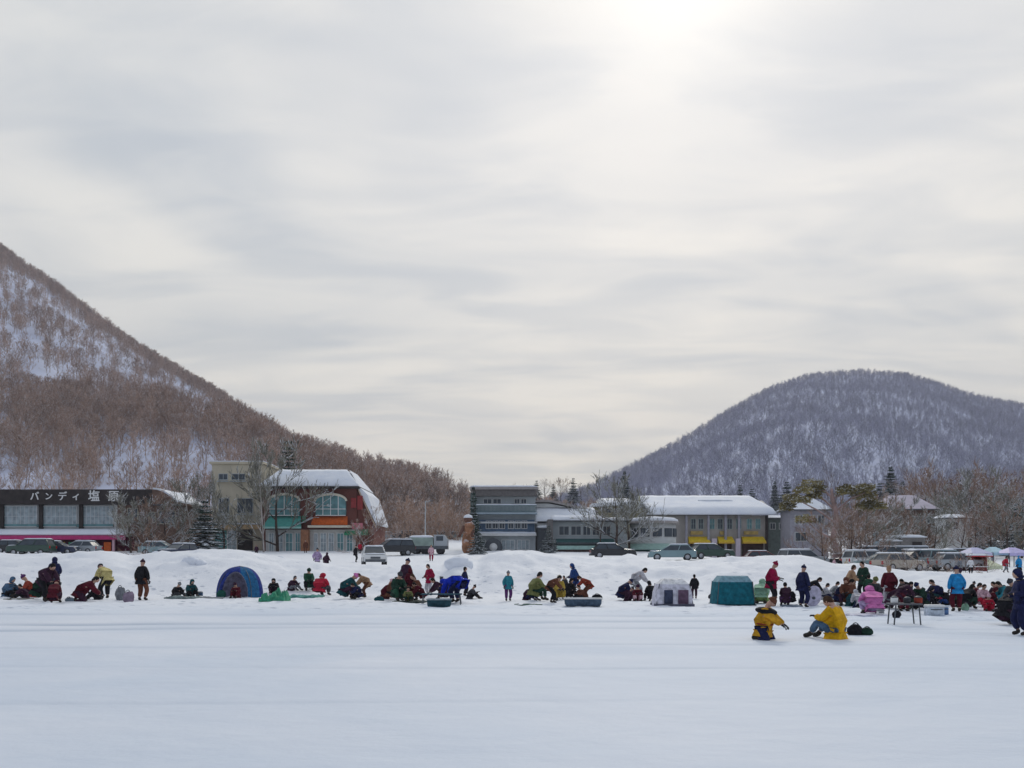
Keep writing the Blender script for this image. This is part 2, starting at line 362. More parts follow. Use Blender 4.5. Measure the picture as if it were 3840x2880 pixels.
def branchy(mbt, mbc, rnd, h, r0, levels=3, spread=0.9, nb=9, start=0.3, wid=1.0, n0=6, droop=0.0, lean=0.0, min_r=0.02):
    """bare tree: trunk with limbs into mbt, finer branches into mbc"""
    pts = [Vector((0, 0, -0.5))]; steps = 7; d = Vector((lean, 0, 1)).normalized()
    for i in range(steps):
        d = (d + Vector((rnd.uniform(-1, 1), rnd.uniform(-1, 1), 0)) * 0.09).normalized(); pts.append(pts[-1] + d * (h + 0.5) * 0.88 / steps)
    def rad(k): return r0 * (1 - 0.8 * k / steps)
    for i in range(steps): mbt.tube(pts[i], pts[i + 1], rad(i), rad(i + 1), n0, caps=False)
    def grow(p, d, ln, r, lev):
        k = 3; q = p
        tgt = mbt if r > r0 * 0.28 else mbc
        nodes = []
        for i in range(k):
            d = (d + Vector((rnd.uniform(-1, 1), rnd.uniform(-1, 1), rnd.uniform(-0.3, 0.9) - droop)) * 0.22).normalized()
            q2 = q + d * ln / k; ra, rb = max(min_r, r * (1 - 0.7 * i / k)), max(min_r * 0.6, r * (1 - 0.7 * (i + 1) / k))
            tgt.tube(q, q2, ra, rb, 3, caps=False, smooth=False); q = q2; nodes.append((q, d))
        if lev > 0:
            for j in range(5 if lev > 1 else 4):
                pp, dd = nodes[rnd.randrange(k)]
                nd_ = (dd + Vector((rnd.uniform(-1, 1), rnd.uniform(-1, 1), rnd.uniform(-0.5, 0.9) - droop)) * 0.8).normalized()
                grow(pp, nd_, ln * rnd.uniform(0.45, 0.7), r * 0.5, lev - 1)
    for i in range(nb):
        k = start + (1 - start) * (i + rnd.random()) / nb; f = k * steps; j = min(steps - 1, int(f)); p = pts[j].lerp(pts[j + 1], f - j)
        a = i * 2.4 + rnd.uniform(-0.4, 0.4); up = 0.35 + 0.9 * k
        dr = Vector((math.cos(a) * spread, math.sin(a) * spread, up)).normalized()
        grow(p, dr, h * 0.42 * (1.15 - 0.65 * k) * wid * rnd.uniform(0.8, 1.2), rad(f) * 0.55, levels - 1)
BARK = snow_topped('bark_snow', (0.075, 0.055, 0.045), 0.3, 0.35, 1.2)
TWIG_H = snow_topped('hill_twigs', (0.40, 0.275, 0.205), 0.48, 0.5, 0.8, inst=True)
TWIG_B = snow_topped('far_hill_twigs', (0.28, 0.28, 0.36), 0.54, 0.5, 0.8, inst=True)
protoC = bpy.data.collections.new('forest_kinds')
def forest_kind(name, seed, h, m, spread):
    rnd = random.Random(seed); a = MB()
    branchy(a, a, rnd, h, 0.17, 3, spread, 9, 0.22, 0.85, 4, min_r=0.045)
    me = a.mesh(name); me.materials.append(m); o = bpy.data.objects.new(name, me); protoC.objects.link(o); return o
KH = [forest_kind('forest_tree', s, 10, TWIG_H, sp) for s, sp in ((1, 0.8), (2, 0.6), (3, 1.0))]
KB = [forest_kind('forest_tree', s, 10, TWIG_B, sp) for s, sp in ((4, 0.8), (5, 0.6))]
def forest(name, label, args, p0, p1, count, kinds, dens, seed, tmax=1.03, smin=0.7, smax=1.25):
    rnd = random.Random(seed); vs = []; scs = []; tries = 0
    dmax = max(d for _, d in args[1])
    while len(vs) < count and tries < count * 12:
        tries += 1
        px = rnd.uniform(p0, p1); t = rnd.uniform(0.0, tmax); dc = interp(args[1], px)
        d = args[2] + (dc - args[2]) * min(t, 1)
        if rnd.random() > d * (dc - args[2]) / (dmax * dmax): continue
        if rnd.random() > dens(px, t): continue
        vs.append(hill_pt(*args, px, t, 3.3)); scs.append(rnd.uniform(smin, smax))
    me = bpy.data.meshes.new(name); me.from_pydata(vs, [], []); at = me.attributes.new('sc', 'FLOAT', 'POINT'); at.data.foreach_set('value', scs)
    o = bpy.data.objects.new(name, me); COL.objects.link(o); prop(o, label, 'forest', kind='stuff')
    ng = bpy.data.node_groups.new(name, 'GeometryNodeTree')
    ng.interface.new_socket('Geometry', in_out='INPUT', socket_type='NodeSocketGeometry'); ng.interface.new_socket('Geometry', in_out='OUTPUT', socket_type='NodeSocketGeometry')
    gi = ng.nodes.new('NodeGroupInput'); go = ng.nodes.new('NodeGroupOutput'); ip = ng.nodes.new('GeometryNodeInstanceOnPoints'); jg = ng.nodes.new('GeometryNodeGeometryToInstance')
    for k in kinds:
        oi = ng.nodes.new('GeometryNodeObjectInfo'); oi.inputs['Object'].default_value = k; oi.inputs['As Instance'].default_value = True
        ng.links.new(oi.outputs['Geometry'], jg.inputs[0])
    # joined instances, one picked per point
    ng.nodes.remove(jg); jg = ng.nodes.new('GeometryNodeJoinGeometry')
    for n_ in [n_ for n_ in ng.nodes if n_.bl_idname == 'GeometryNodeObjectInfo']: ng.links.new(n_.outputs['Geometry'], jg.inputs[0])
    ng.links.new(gi.outputs[0], ip.inputs['Points']); ng.links.new(jg.outputs[0], ip.inputs['Instance']); ip.inputs['Pick Instance'].default_value = True
    rr = ng.nodes.new('FunctionNodeRandomValue'); rr.data_type = 'FLOAT_VECTOR'; rr.inputs[0].default_value = (-0.08, -0.08, 0); rr.inputs[1].default_value = (0.08, 0.08, 6.283)
    ng.links.new(rr.outputs[0], ip.inputs['Rotation'])
    ri = ng.nodes.new('FunctionNodeRandomValue'); ri.data_type = 'INT'
    ints = [s for s in ri.inputs if s.type == 'INT']; ints[0].default_value = 0; ints[1].default_value = len(kinds) - 1; ints[2 if len(ints) > 2 else -1]
    ri.inputs['Seed'].default_value = 7
    ng.links.new([s for s in ri.outputs if s.type == 'INT'][0], ip.inputs['Instance Index'])
    na = ng.nodes.new('GeometryNodeInputNamedAttribute'); na.data_type = 'FLOAT'; na.inputs['Name'].default_value = 'sc'
    ng.links.new([s for s in na.outputs if s.type == 'VALUE' and s.enabled][0], ip.inputs['Scale'])
    ng.links.new(ip.outputs[0], go.inputs[0])
    md = o.modifiers.new('scatter', 'NODES'); md.node_group = ng
    return o
def dl(px, t):
    e = 0.7 * sst(0.86, 0.97, t) + 0.17 + 0.4 * sst(900, 1300, px)
    return min(1, e * (0.45 + 1.0 * max(0, 0.5 + 1.2 * fbm(px * 0.006, t * 4, 2.2, 4))))
def ds(px, t): 
    return (0.12 + 0.5 * sst(0.3, 0.9, t) + 0.3 * sst(900, 1300, px)) * (0.25 + 1.2 * max(0, 0.45 + 1.3 * fbm(px * 0.004, t * 6, 6.2, 4)))
def dr(px, t):
    e = 0.45 + 0.12 * sst(0.95, 1.0, t)
    return min(1, e * (0.85 + 0.3 * max(0, 0.5 + fbm(px * 0.005, t * 5, 8.2, 4))))
forest('hillside_forest', 'bare brown winter forest covering the tall snowy hill at left', LA, -500, 2300, 12000, KH, dl, 11, 1.03, 0.45, 1.0)
forest('spur_forest', 'bare brown trees over the low spur behind the shops at left', SA, -500, 1900, 5600, KH, ds, 12, 1.03, 0.45, 1.0)
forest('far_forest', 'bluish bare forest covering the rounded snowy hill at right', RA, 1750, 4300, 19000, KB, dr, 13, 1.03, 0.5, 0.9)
# ---------------------------------------------------------------- building pieces
def window(parent, x0, x1, z0, z1, y, frame, glass=GLASS, nv=1, nh=0, fw=0.07, dep=0.10):
    """a window on a wall whose face is at y (facing -y)"""
    f = MB(); a, b = y - 0.05, y + dep
    f.box(x0, a, z0, x0 + fw, b, z1); f.box(x1 - fw, a, z0, x1, b, z1); f.box(x0 + fw, a, z1 - fw, x1 - fw, b, z1); f.box(x0 + fw, a - 0.03, z0, x1 - fw, b, z0 + fw)
    for i in range(nv):
        c = x0 + (x1 - x0) * (i + 1) / (nv + 1); f.box(c - 0.025, a + 0.02, z0 + fw, c + 0.025, b - 0.002, z1 - fw)
    for i in range(nh):
        c = z0 + (z1 - z0) * (i + 1) / (nh + 1); f.box(x0 + fw, a + 0.024, c - 0.02, x1 - fw, b - 0.004, c + 0.02)
    w_ = f.build('window', frame, parent)
    p = MB(); p.box(x0 + fw, y - 0.02, z0 + fw, x1 - fw, y - 0.004, z1 - fw); p.build('pane', glass, w_)
    return w_
def slab_roof(mb, x0, x1, y0, z0, y1, z1, th):
    """sloping sheet from the eave (y0,z0) up to (y1,z1)"""
    mb.add([(x0, y0, z0), (x1, y0, z0), (x1, y1, z1), (x0, y1, z1), (x0, y0, z0 + th), (x1, y0, z0 + th), (x1, y1, z1 + th), (x0, y1, z1 + th)],
           [(0, 3, 2, 1), (4, 5, 6, 7), (0, 1, 5, 4), (1, 2, 6, 5), (2, 3, 7, 6), (3, 0, 4, 7)])
def snow_cap(name, x0, x1, y0, z0, y1, z1, th, parent, seed=1, nx=24, ny=6, taperx=0.0, taperr=None):
    """soft snow blanket on a sloping roof, with an uneven rounded edge"""
    taperr = taperx if taperr is None else taperr
    vs = []; fs = []
    for j in range(ny + 1):
        for i in range(nx + 1):
            u, v = i / nx, j / ny
            xa, xb = x0 + taperx * v, x1 - taperr * v
            e = min(1, min(u, 1 - u) * nx / 1.2, v * ny / 1.0) if ny > 1 else 1
            h = th * (0.35 + 0.65 * math.sqrt(max(0, e))) + 0.05 * fbm((xa + (xb - xa) * u) * 0.8, v * 5, seed, 3)
            vs.append((xa + (xb - xa) * u, y0 + (y1 - y0) * v + (0.10 * th * fbm(u * nx * 0.35, seed, 0, 2) if j == 0 else 0), z0 + (z1 - z0) * v + h))
    n = nx + 1; k = len(vs)
    for j in range(ny + 1):
        for i in range(nx + 1):
            x, y, _ = vs[j * n + i]; vs.append((x, y, z0 + (z1 - z0) * j / ny + 0.006))
    for j in range(ny):
        for i in range(nx):
            a = j * n + i; fs.append((a, a + 1, a + n + 1, a + n)); fs.append((k + a, k + a + n, k + a + n + 1, k + a + 1))
    for i in range(nx): fs += [(i, k + i, k + i + 1, i + 1), (ny * n + i, ny * n + i + 1, k + ny * n + i + 1, k + ny * n + i)]
    for j in range(ny): fs += [(j * n, (j + 1) * n, k + (j + 1) * n, k + j * n), (j * n + nx, k + j * n + nx, k + (j + 1) * n + nx, (j + 1) * n + nx)]
    m = MB(); m.add(vs, fs, True); return m.build(name, SNOW, parent)
def awning(parent, x0, x1, y, zt, zb, out, color, name='awning', flare=0.0, valance=None):
    a = MB(); t = 0.04
    a.add([(x0, y - 0.01, zt), (x1, y - 0.01, zt), (x1 + flare, y - out, zb), (x0 - flare, y - out, zb),
           (x0, y - 0.01, zt - t), (x1, y - 0.01, zt - t), (x1 + flare, y - out, zb - t), (x0 - flare, y - out, zb - t)],
          [(0, 3, 2, 1), (4, 5, 6, 7), (0, 1, 5, 4), (1, 2, 6, 5), (2, 3, 7, 6), (3, 0, 4, 7)])
    for s, x_ in ((-1, x0 - flare), (1, x1 + flare)):
        xi = x0 if s < 0 else x1
        a.add([(xi, y - 0.012, zt - 0.02), (x_, y - out, zb - 0.02), (x_, y - out, zb - 0.25), (xi, y - 0.012, zb - 0.25)], [(0, 1, 2, 3)])
    o = a.build(name, color, parent)
    v = MB(); v.box(x0 - flare, y - out - 0.03, zb - 0.26, x1 + flare, y - out + 0.002, zb - 0.03); v.build('valance', valance or color, o)
    return o
def col(n, c, **k): return mat(n, c, **k)
CREAM = mat('cream_render', (0.55, 0.49, 0.37), 0.85, 0.10, 0.8, 0.3); TAN = mat('tan_band', (0.52, 0.36, 0.20), 0.85, 0.12)
DARKW = mat('dark_stained_timber', (0.035, 0.028, 0.026), 0.8, 0.35, 1.5, 0.4); BROWN = mat('brown_cladding', (0.16, 0.10, 0.075), 0.85, 0.25, 1.0, 0.4)
WHITEP = mat('white_paint', (0.74, 0.74, 0.72), 0.6, 0.06); GREYP = mat('grey_render', (0.42, 0.455, 0.465), 0.85, 0.1, 0.8, 0.2); GREYB = mat('blue_grey_panel', (0.36, 0.45, 0.50), 0.8, 0.1, 1.0)
GREYD = mat('dark_grey_metal', (0.09, 0.10, 0.11), 0.5, 0.2); MAG = mat('magenta_fascia', (0.50, 0.03, 0.16), 0.6, 0.15); TEAL = mat('teal_canvas', (0.09, 0.36, 0.31), 0.8, 0.12)
ORANGE = mat('orange_canvas', (0.60, 0.12, 0.02), 0.8, 0.2, 4.0); YELLOW = mat('yellow_canvas', (0.78, 0.55, 0.03), 0.8, 0.15, 3); GREEN = mat('green_tarp', (0.03, 0.24, 0.12), 0.7, 0.25)
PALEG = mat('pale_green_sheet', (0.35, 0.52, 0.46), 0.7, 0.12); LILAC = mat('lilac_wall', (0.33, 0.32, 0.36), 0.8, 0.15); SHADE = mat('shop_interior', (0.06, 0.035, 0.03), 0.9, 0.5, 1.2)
LGREY = mat('light_grey_render', (0.58, 0.59, 0.58), 0.85, 0.08, 0.7, 0.2); TEALG = mat('teal_glass', (0.10, 0.24, 0.25), 0.2, 0.3, 1.5, spec=0.7); REDC = mat('red_canvas', (0.50, 0.03, 0.04), 0.8, 0.15)
# brick wall
def brick():
    m = mat('red_brick', (0.22, 0.055, 0.035), 0.9, 0.2); t = m.node_tree; b = t.nodes['Principled BSDF']
    tcx = nd(t, 'ShaderNodeTexCoord'); mp = nd(t, 'ShaderNodeMapping'); mp.inputs['Rotation'].default_value = (R(90), 0, 0); t.links.new(tcx.outputs['Object'], mp.inputs[0])
    br = nd(t, 'ShaderNodeTexBrick'); t.links.new(mp.outputs[0], br.inputs['Vector']); br.inputs['Scale'].default_value = 3.2
    br.inputs['Color1'].default_value = (0.17, 0.05, 0.035, 1); br.inputs['Color2'].default_value = (0.15, 0.035, 0.03, 1); br.inputs['Mortar'].default_value = (0.20, 0.13, 0.11, 1); br.inputs['Mortar Size'].default_value = 0.02
    t.links.new(br.outputs[0], b.inputs['Base Color']); return m
BRICK = brick()
def face_text(body, x, z, size, y, m, parent, name='lettering'):
    cu = bpy.data.curves.new(name, 'FONT'); cu.body = body; cu.size = size; cu.extrude = 0.04; cu.align_x = 'CENTER'; cu.align_y = 'CENTER'; cu.offset = 0.012 * size
    tmp = bpy.data.objects.new('tmp', cu); COL.objects.link(tmp)
    bpy.context.view_layer.update()
    me = bpy.data.meshes.new_from_object(tmp.evaluated_get(bpy.context.evaluated_depsgraph_get())); bpy.data.objects.remove(tmp); 
    me.transform(Matrix.Rotation(R(90), 4, 'X')); me.materials.clear(); me.materials.append(m); me.name = name
    o = bpy.data.objects.new(name, me); COL.objects.link(o); r = parent
    while r.parent: r = r.parent
    o.location = (x - r.location.x, y - r.location.y, z - r.location.z); o.parent = parent; return o

# ---- long dark shop at the left
def shop_left():
    Y = 110.0; x0, x1 = X(-420, Y), X(668, Y); r = thing('lakeside_shop', 'long dark two storey shop with white sign lettering and a magenta edged awning', 'shop', (X(200, Y), Y, lot(-40, Y)))
    zt, zf, zw, zl, zg = Z(1838, Y), Z(1893, Y), Z(1976, Y), Z(2014, Y), 2.2
    xs = X(440, Y)
    b = MB(); b.box(x0, Y, zg, xs, Y + 12, zf + 0.01); b.build('wall', LGREY, r)
    b = MB(); b.box(xs + 0.004, Y - 0.05, zg, x1, Y + 12, zf + 0.01); b.build('side_wall', BROWN, r)
    b = MB(); b.box(x0, Y - 1.2, zf, X(585, Y), Y - 0.9, zt); b.box(x0, Y - 0.9, zf, X(585, Y), Y + 12, zf + 0.25)
    fa = b.build('fascia', DARKW, r)
    face_text('バ', X(150, Y), (zt + zf) / 2, 1.15, Y - 1.24, WHITEP, fa); face_text('ン', X(202, Y), (zt + zf) / 2, 1.0, Y - 1.24, WHITEP, fa)
    face_text('デ', X(253, Y), (zt + zf) / 2, 1.15, Y - 1.24, WHITEP, fa); face_text('ィ', X(304, Y), (zt + zf) / 2, 1.1, Y - 1.24, WHITEP, fa)
    face_text('塩', X(370, Y), (zt + zf) / 2, 1.45, Y - 1.24, WHITEP, fa); face_text('原', X(443, Y), (zt + zf) / 2, 1.4, Y - 1.24, WHITEP, fa)
    # end of the roof curving down to the right
    xe = X(585, Y); pts = [(xe + 0.004, zf), (x1 + 0.3, zf), (x1 + 0.3, zf + 0.25)]
    for k in range(7):
        a = k / 6; pts.append((x1 + 0.3 - (x1 + 0.3 - xe) * a, zf + 0.25 + (zt - zf - 0.25) * math.sin(a * math.pi / 2)))
    b = MB(); b.prism(pts, Y - 1.18, Y + 8); b.build('end_roof', BROWN, r)
    b = MB(); q = [(p[0], p[1] + 0.02) for p in pts[2:]]; b.prism(q + [(p[0], p[1] + 0.22) for p in reversed(q)], Y - 1.0, Y + 8); b.build('roof_snow', SNOW, r)
    b = MB(); b.box(xe, Y - 1.25, zf - 0.14, x1 + 0.5, Y - 0.6, zf - 0.01); b.build('eave', GREYD, r)
    snow_cap('roof_snow', x0, xe, Y - 0.8, zf + 0.3, Y + 12, zt + 0.3, 0.35, r, 2, 40, 3)
    # upper window band
    for a, c in ((-400, -285), (-270, -145), (-130, 0), (16, 142), (162, 290), (312, 428)):
        window(r, X(a, Y), X(c, Y), zw, zf - 0.12, Y - 0.1, LGREY, GLASS_L, nv=7, nh=1, fw=0.08)
        b = MB()
        for px in (a - 11,): b.box(X(px, Y), Y - 0.4, zw - 0.3, X(px + 14, Y), Y - 0.04, zf)
        b.build('post', DARKW, r)
    b = MB(); b.box(X(16, Y), Y - 0.15, zw, X(428, Y), Y - 0.105, zw + 0.35); b.build('dado', TEALG, r)
    for a, c, d, e in ((480, 520, 1905, 1950), (596, 660, 1915, 1965), (560, 585, 1920, 1960)):
        window(r, X(a, Y), X(c, Y), Z(e, Y), Z(d, Y), Y - 0.15, CREAM, GLASS, 1, 0)
    # awning roof with snow, magenta edge, open front beneath
    xa = X(505, Y); b = MB(); b.box(x0, Y - 2.6, zl + 0.02, xa, Y - 0.1, zl + 0.16); aw = b.build('porch_roof', GREYD, r)
    snow_cap('roof_snow', x0, xa, Y - 2.6, zl + 0.17, Y - 0.1, zl + 0.5, 0.55, r, 5, 60, 3)
    b = MB(); b.box(x0, Y - 2.7, zl - 0.38, xa, Y - 2.605, zl + 0.12); b.build('awning_edge', MAG, r)
    b = MB(); b.box(x0, Y - 0.2, zg, xa, Y - 0.06, zl); b.build('shop_front', mat('dark_magenta_shade', (0.12, 0.012, 0.04), 0.8, 0.4, 1.0), r)  # dark magenta sheet painted for the shade beneath the awning
    for px in (28, 120, 215, 330, 455): 
        b = MB(); b.box(X(px, Y), Y - 2.55, zg, X(px + 8, Y), Y - 2.3, zl); b.build('pillar', mat('pink_post', (0.62, 0.40, 0.45), 0.7, 0.1), r)
    for px, c in ((60, CREAM), (150, MAG), (250, YELLOW), (290, GREEN), (370, REDC), (420, ORANGE)):
        b = MB(); b.box(X(px, Y), Y - 2.2, zg + 0.6, X(px + 26, Y), Y - 2.1, zg + 1.9); b.build('display_board', c, r)
shop_left()

# ---- cream building
def cream_building():
    Y = 113.0; x0, x1 = X(795, Y), X(983, Y); r = thing('cream_building', 'tall narrow cream rendered building half hidden by frosted trees', 'building', ((x0 + x1) / 2, Y, lot(-35, Y)))
    b = MB(); b.box(x0, Y, 2, x1, Y + 10, Z(1740, Y)); b.build('wall', CREAM, r)
    b = MB(); b.box(x0 - 0.25, Y - 0.25, Z(1740, Y), x1 + 0.25, Y + 10.2, Z(1732, Y)); b.build('parapet', CREAM, r)
    snow_cap('roof_snow', x0 - 0.25, x1 + 0.25, Y - 0.25, Z(1732, Y), Y + 10, Z(1732, Y), 0.3, r, 3, 16, 4)
    for a, c, d, e in ((868, 920, 1776, 1800), (890, 950, 1868, 1925), (820, 860, 1868, 1925), (820, 855, 1776, 1800)):
        window(r, X(a, Y), X(c, Y), Z(e, Y), Z(d, Y), Y - 0.02, GREYP, GLASS, 1, 0)
        b = MB(); b.box(X(a, Y) - 0.1, Y - 0.5, Z(e, Y) - 0.25, X(c, Y) + 0.1, Y - 0.1, Z(e, Y) - 0.12); b.build('sill', GREYP, r)
    b = MB(); b.box(x0, Y - 0.5, Z(1985, Y), x1, Y - 0.01, Z(1968, Y)); b.build('canopy', TAN, r)
    snow_cap('canopy_snow', x0, x1, Y - 0.5, Z(1967, Y), Y - 0.02, Z(1967, Y), 0.15, r, 4, 12, 2)
    b = MB(); b.box(X(892, Y), Y - 0.12, 2.2, X(948, Y), Y - 0.015, Z(1985, Y)); b.build('door', DARKW, r)
    window(r, X(806, Y), X(850, Y), 3.0, Z(1990, Y), Y - 0.02, TEAL, TEALG, 1, 0)
    window(r, X(852, Y), X(888, Y), 3.0, Z(1990, Y), Y - 0.02, WHITEP, GLASS_L, 1, 0)
cream_building()

# ---- brick restaurant with snow roof, two arched bays
def brick_restaurant():
    Y = 110.0; x0, x1 = X(988, Y), X(1338, Y); ze = Z(1833, Y); r = thing('brick_restaurant', 'red brick restaurant with heavy snow roof, teal and orange awnings and arched bay windows', 'restaurant', ((x0 + x1) / 2, Y, lot(-25, Y)))
    xr = X(1405, Y + 1)
    b = MB(); b.box(x0, Y, 2, x1, Y + 11, ze); b.build('wall', BRICK, r)
    # right wing under the falling roof
    b = MB(); b.prism([(x1 + 0.003, 2), (xr, 2), (xr, Z(1960, Y)), (x1 + 0.003, ze)], Y + 0.3, Y + 10); b.build('side_wing', BRICK, r)
    # roof: eave slab, mansard slope, ridge
    b = MB(); b.box(x0 - 0.4, Y - 0.8, ze, x1 + 0.4, Y + 11.5, ze + 0.22); b.build('eave', DARKW, r)
    zr = Z(1768, Y); xt0, xt1 = X(1090, Y), X(1290, Y)
    b = MB(); zq = ze + 0.23
    b.add([(x0 - 0.3, Y - 0.7, zq), (x1 + 0.3, Y - 0.7, zq), (x1 + 0.3, Y + 11.4, zq), (x0 - 0.3, Y + 11.4, zq), (x0 + 1.2, Y + 2.6, zr), (x1 - 1.5, Y + 2.6, zr), (x1 - 1.5, Y + 8.5, zr), (x0 + 1.2, Y + 8.5, zr)],
          [(0, 3, 2, 1), (4, 5, 6, 7), (0, 1, 5, 4), (1, 2, 6, 5), (2, 3, 7, 6), (3, 0, 4, 7)])
    ro = b.build('roof', GREYD, r)
    snow_cap('roof_snow', x0 - 0.35, x1 + 0.35, Y - 0.75, zq + 0.02, Y + 2.6, zr + 0.02, 0.5, r, 7, 40, 6, 1.5, 1.8)
    snow_cap('roof_snow', x0 + 1.15, x1 - 1.45, Y + 2.6, zr + 0.02, Y + 8.4, zr + 0.05, 0.5, r, 8, 20, 4)
    # right hip slope snow (faces +x) and the long slope down over the wing
    b = MB(); b.add([(x1 + 0.36, Y - 0.7, zq + 0.05), (x1 + 0.36, Y + 11, zq + 0.05), (x1 - 1.4, Y + 8.4, zr + 0.45), (x1 - 1.4, Y + 2.6, zr + 0.45)], [(0, 1, 2, 3)]); b.build('hip_snow', SNOW, r)
    b = MB(); b.prism([(x1 + 0.2, ze + 0.35), (x1 + 0.2, ze + 0.02), (xr + 0.35, Z(1965, Y) - 0.1), (xr + 0.45, Z(1965, Y) + 0.15), (x1 + 1.3, ze - 0.7)], Y + 0.0, Y + 10); b.build('wing_roof_snow', SNOW, r)
    b = MB(); b.prism([(x1 + 0.2, ze + 0.0), (xr + 0.3, Z(1970, Y) - 0.1), (xr + 0.3, Z(1970, Y) - 0.35), (x1 + 0.2, ze - 0.25)], Y - 0.12, Y + 0.296); b.build('bargeboard', mat('peach_trim', (0.60, 0.46, 0.34), 0.7, 0.1), r)
    for k in range(9):
        b = MB(); xx = X(1190 + 13 * k, Y); b.tube((xx, Y + 0.15, ze + 0.75), (xx + 0.25, Y + 0.15, ze + 0.75), 0.09, n=6); b.build('snow_guard', GREYD, r)
    # arched bays
    for cx_, c, cn in ((1070, TEAL, TEALG), (1243, ORANGE, TEALG)):
        w_ = 1.85; xc = X(cx_, Y); zb, zs = Z(1932, Y), Z(1880, Y)
        ar = [(xc - w_, zb), (xc + w_, zb), (xc + w_, zs)] + [(xc + w_ * math.cos(R(k * 15)), zs + 0.75 * math.sin(R(k * 15))) for k in range(1, 12)] + [(xc - w_, zs)]
        b = MB(); b.prism(ar, Y - 0.5, Y - 0.002); bay = b.build('bay_window', cn, r)
        t = MB(); outer = [(xc + (w_ + 0.22) * math.cos(R(k * 15)), zs + 1.0 * math.sin(R(k * 15))) for k in range(0, 13)]; inner = [(xc + (w_ - 0.02) * math.cos(R(k * 15)), zs + 0.70 * math.sin(R(k * 15))) for k in range(12, -1, -1)]
        for k in range(12): t.prism([outer[k], outer[k + 1], inner[12 - k - 1], inner[12 - k]], Y - 0.62, Y - 0.505)
        t.build('arch_trim', mat('cream_trim', (0.66, 0.60, 0.48), 0.7, 0.08), bay)
        g = MB()
        for k in (-1, 0, 1): g.box(xc + k * 0.95 - 0.04, Y - 0.58, zb, xc + k * 0.95 + 0.04, Y - 0.503, zs + 0.6)
        g.box(xc - w_, Y - 0.57, zb + 0.7, xc + w_, Y - 0.504, zb + 0.78); g.box(xc - w_, Y - 0.6, zb - 0.1, xc + w_, Y - 0.502, zb - 0.002)
        g.build('glazing_bar', WHITEP, bay)
        if c is TEAL: awning(r, xc - 1.9, xc + 1.9, Y - 0.02, Z(1934, Y), Z(1976, Y), 1.6, c, flare=0.45, valance=mat('aqua_valance', (0.35, 0.62, 0.55), 0.7, 0.08))
        else:
            awning(r, xc - 2.15, xc + 2.0, Y - 0.02, Z(1936, Y), Z(1962, Y), 0.9, c, flare=0.15, valance=c)
            b = MB(); b.box(xc - 2.6, Y - 1.6, Z(1980, Y), xc + 2.6, Y - 0.02, Z(1972, Y)); b.build('ledge', mat('cream_trim', (0.66, 0.60, 0.48)), r)
    # ground floor
    z1 = Z(1985, Y)
    b = MB(); b.box(X(1000, Y), Y - 0.45, 2.2, X(1335, Y), Y - 0.01, z1 - 0.05); b.build('shop_front', mat('pale_shop_front', (0.50, 0.49, 0.46), 0.7, 0.15, 1.2), r)
    for a, c in ((1012, 1032), (1040, 1066), (1074, 1102), (1110, 1130), (1180, 1196), (1204, 1228), (1234, 1256), (1266, 1292), (1302, 1326)):
        window(r, X(a, Y), X(c, Y), 2.9, z1 - 0.45, Y - 0.47, WHITEP, GLASS_L if a % 3 else TEALG, 1, 1)
    b = MB(); b.box(X(1138, Y), Y - 1.4, 2.4, X(1165, Y), Y - 0.46, z1 - 0.1); b.build('entrance_porch', mat('rust_boards', (0.33, 0.15, 0.08), 0.8, 0.3), r)
    b = MB(); b.box(X(1136, Y), Y - 0.52, ze - 3.4, X(1148, Y), Y - 0.02, Z(1960, Y)); b.build('green_downpipe', GREEN, r)
    # right end banners, shrubbery of signs
    for a, c, d, e, cc in ((1318, 1338, 1868, 1905, REDC), (1342, 1362, 1860, 1912, REDC), (1322, 1362, 1962, 1985, mat('pink_canvas', (0.62, 0.20, 0.25), 0.8)), ):
        b = MB(); b.box(X(a, Y), Y - 0.4, Z(e, Y), X(c, Y), Y - 0.32, Z(d, Y)); b.build('banner', mat('dull_red_canvas', (0.28, 0.04, 0.04), 0.8) if cc is REDC else cc, r)
    awning(r, X(1300, Y), X(1385, Y), Y - 0.1, Z(1985, Y), Z(2000, Y), 1.0, GREEN, flare=0.1)
brick_restaurant()

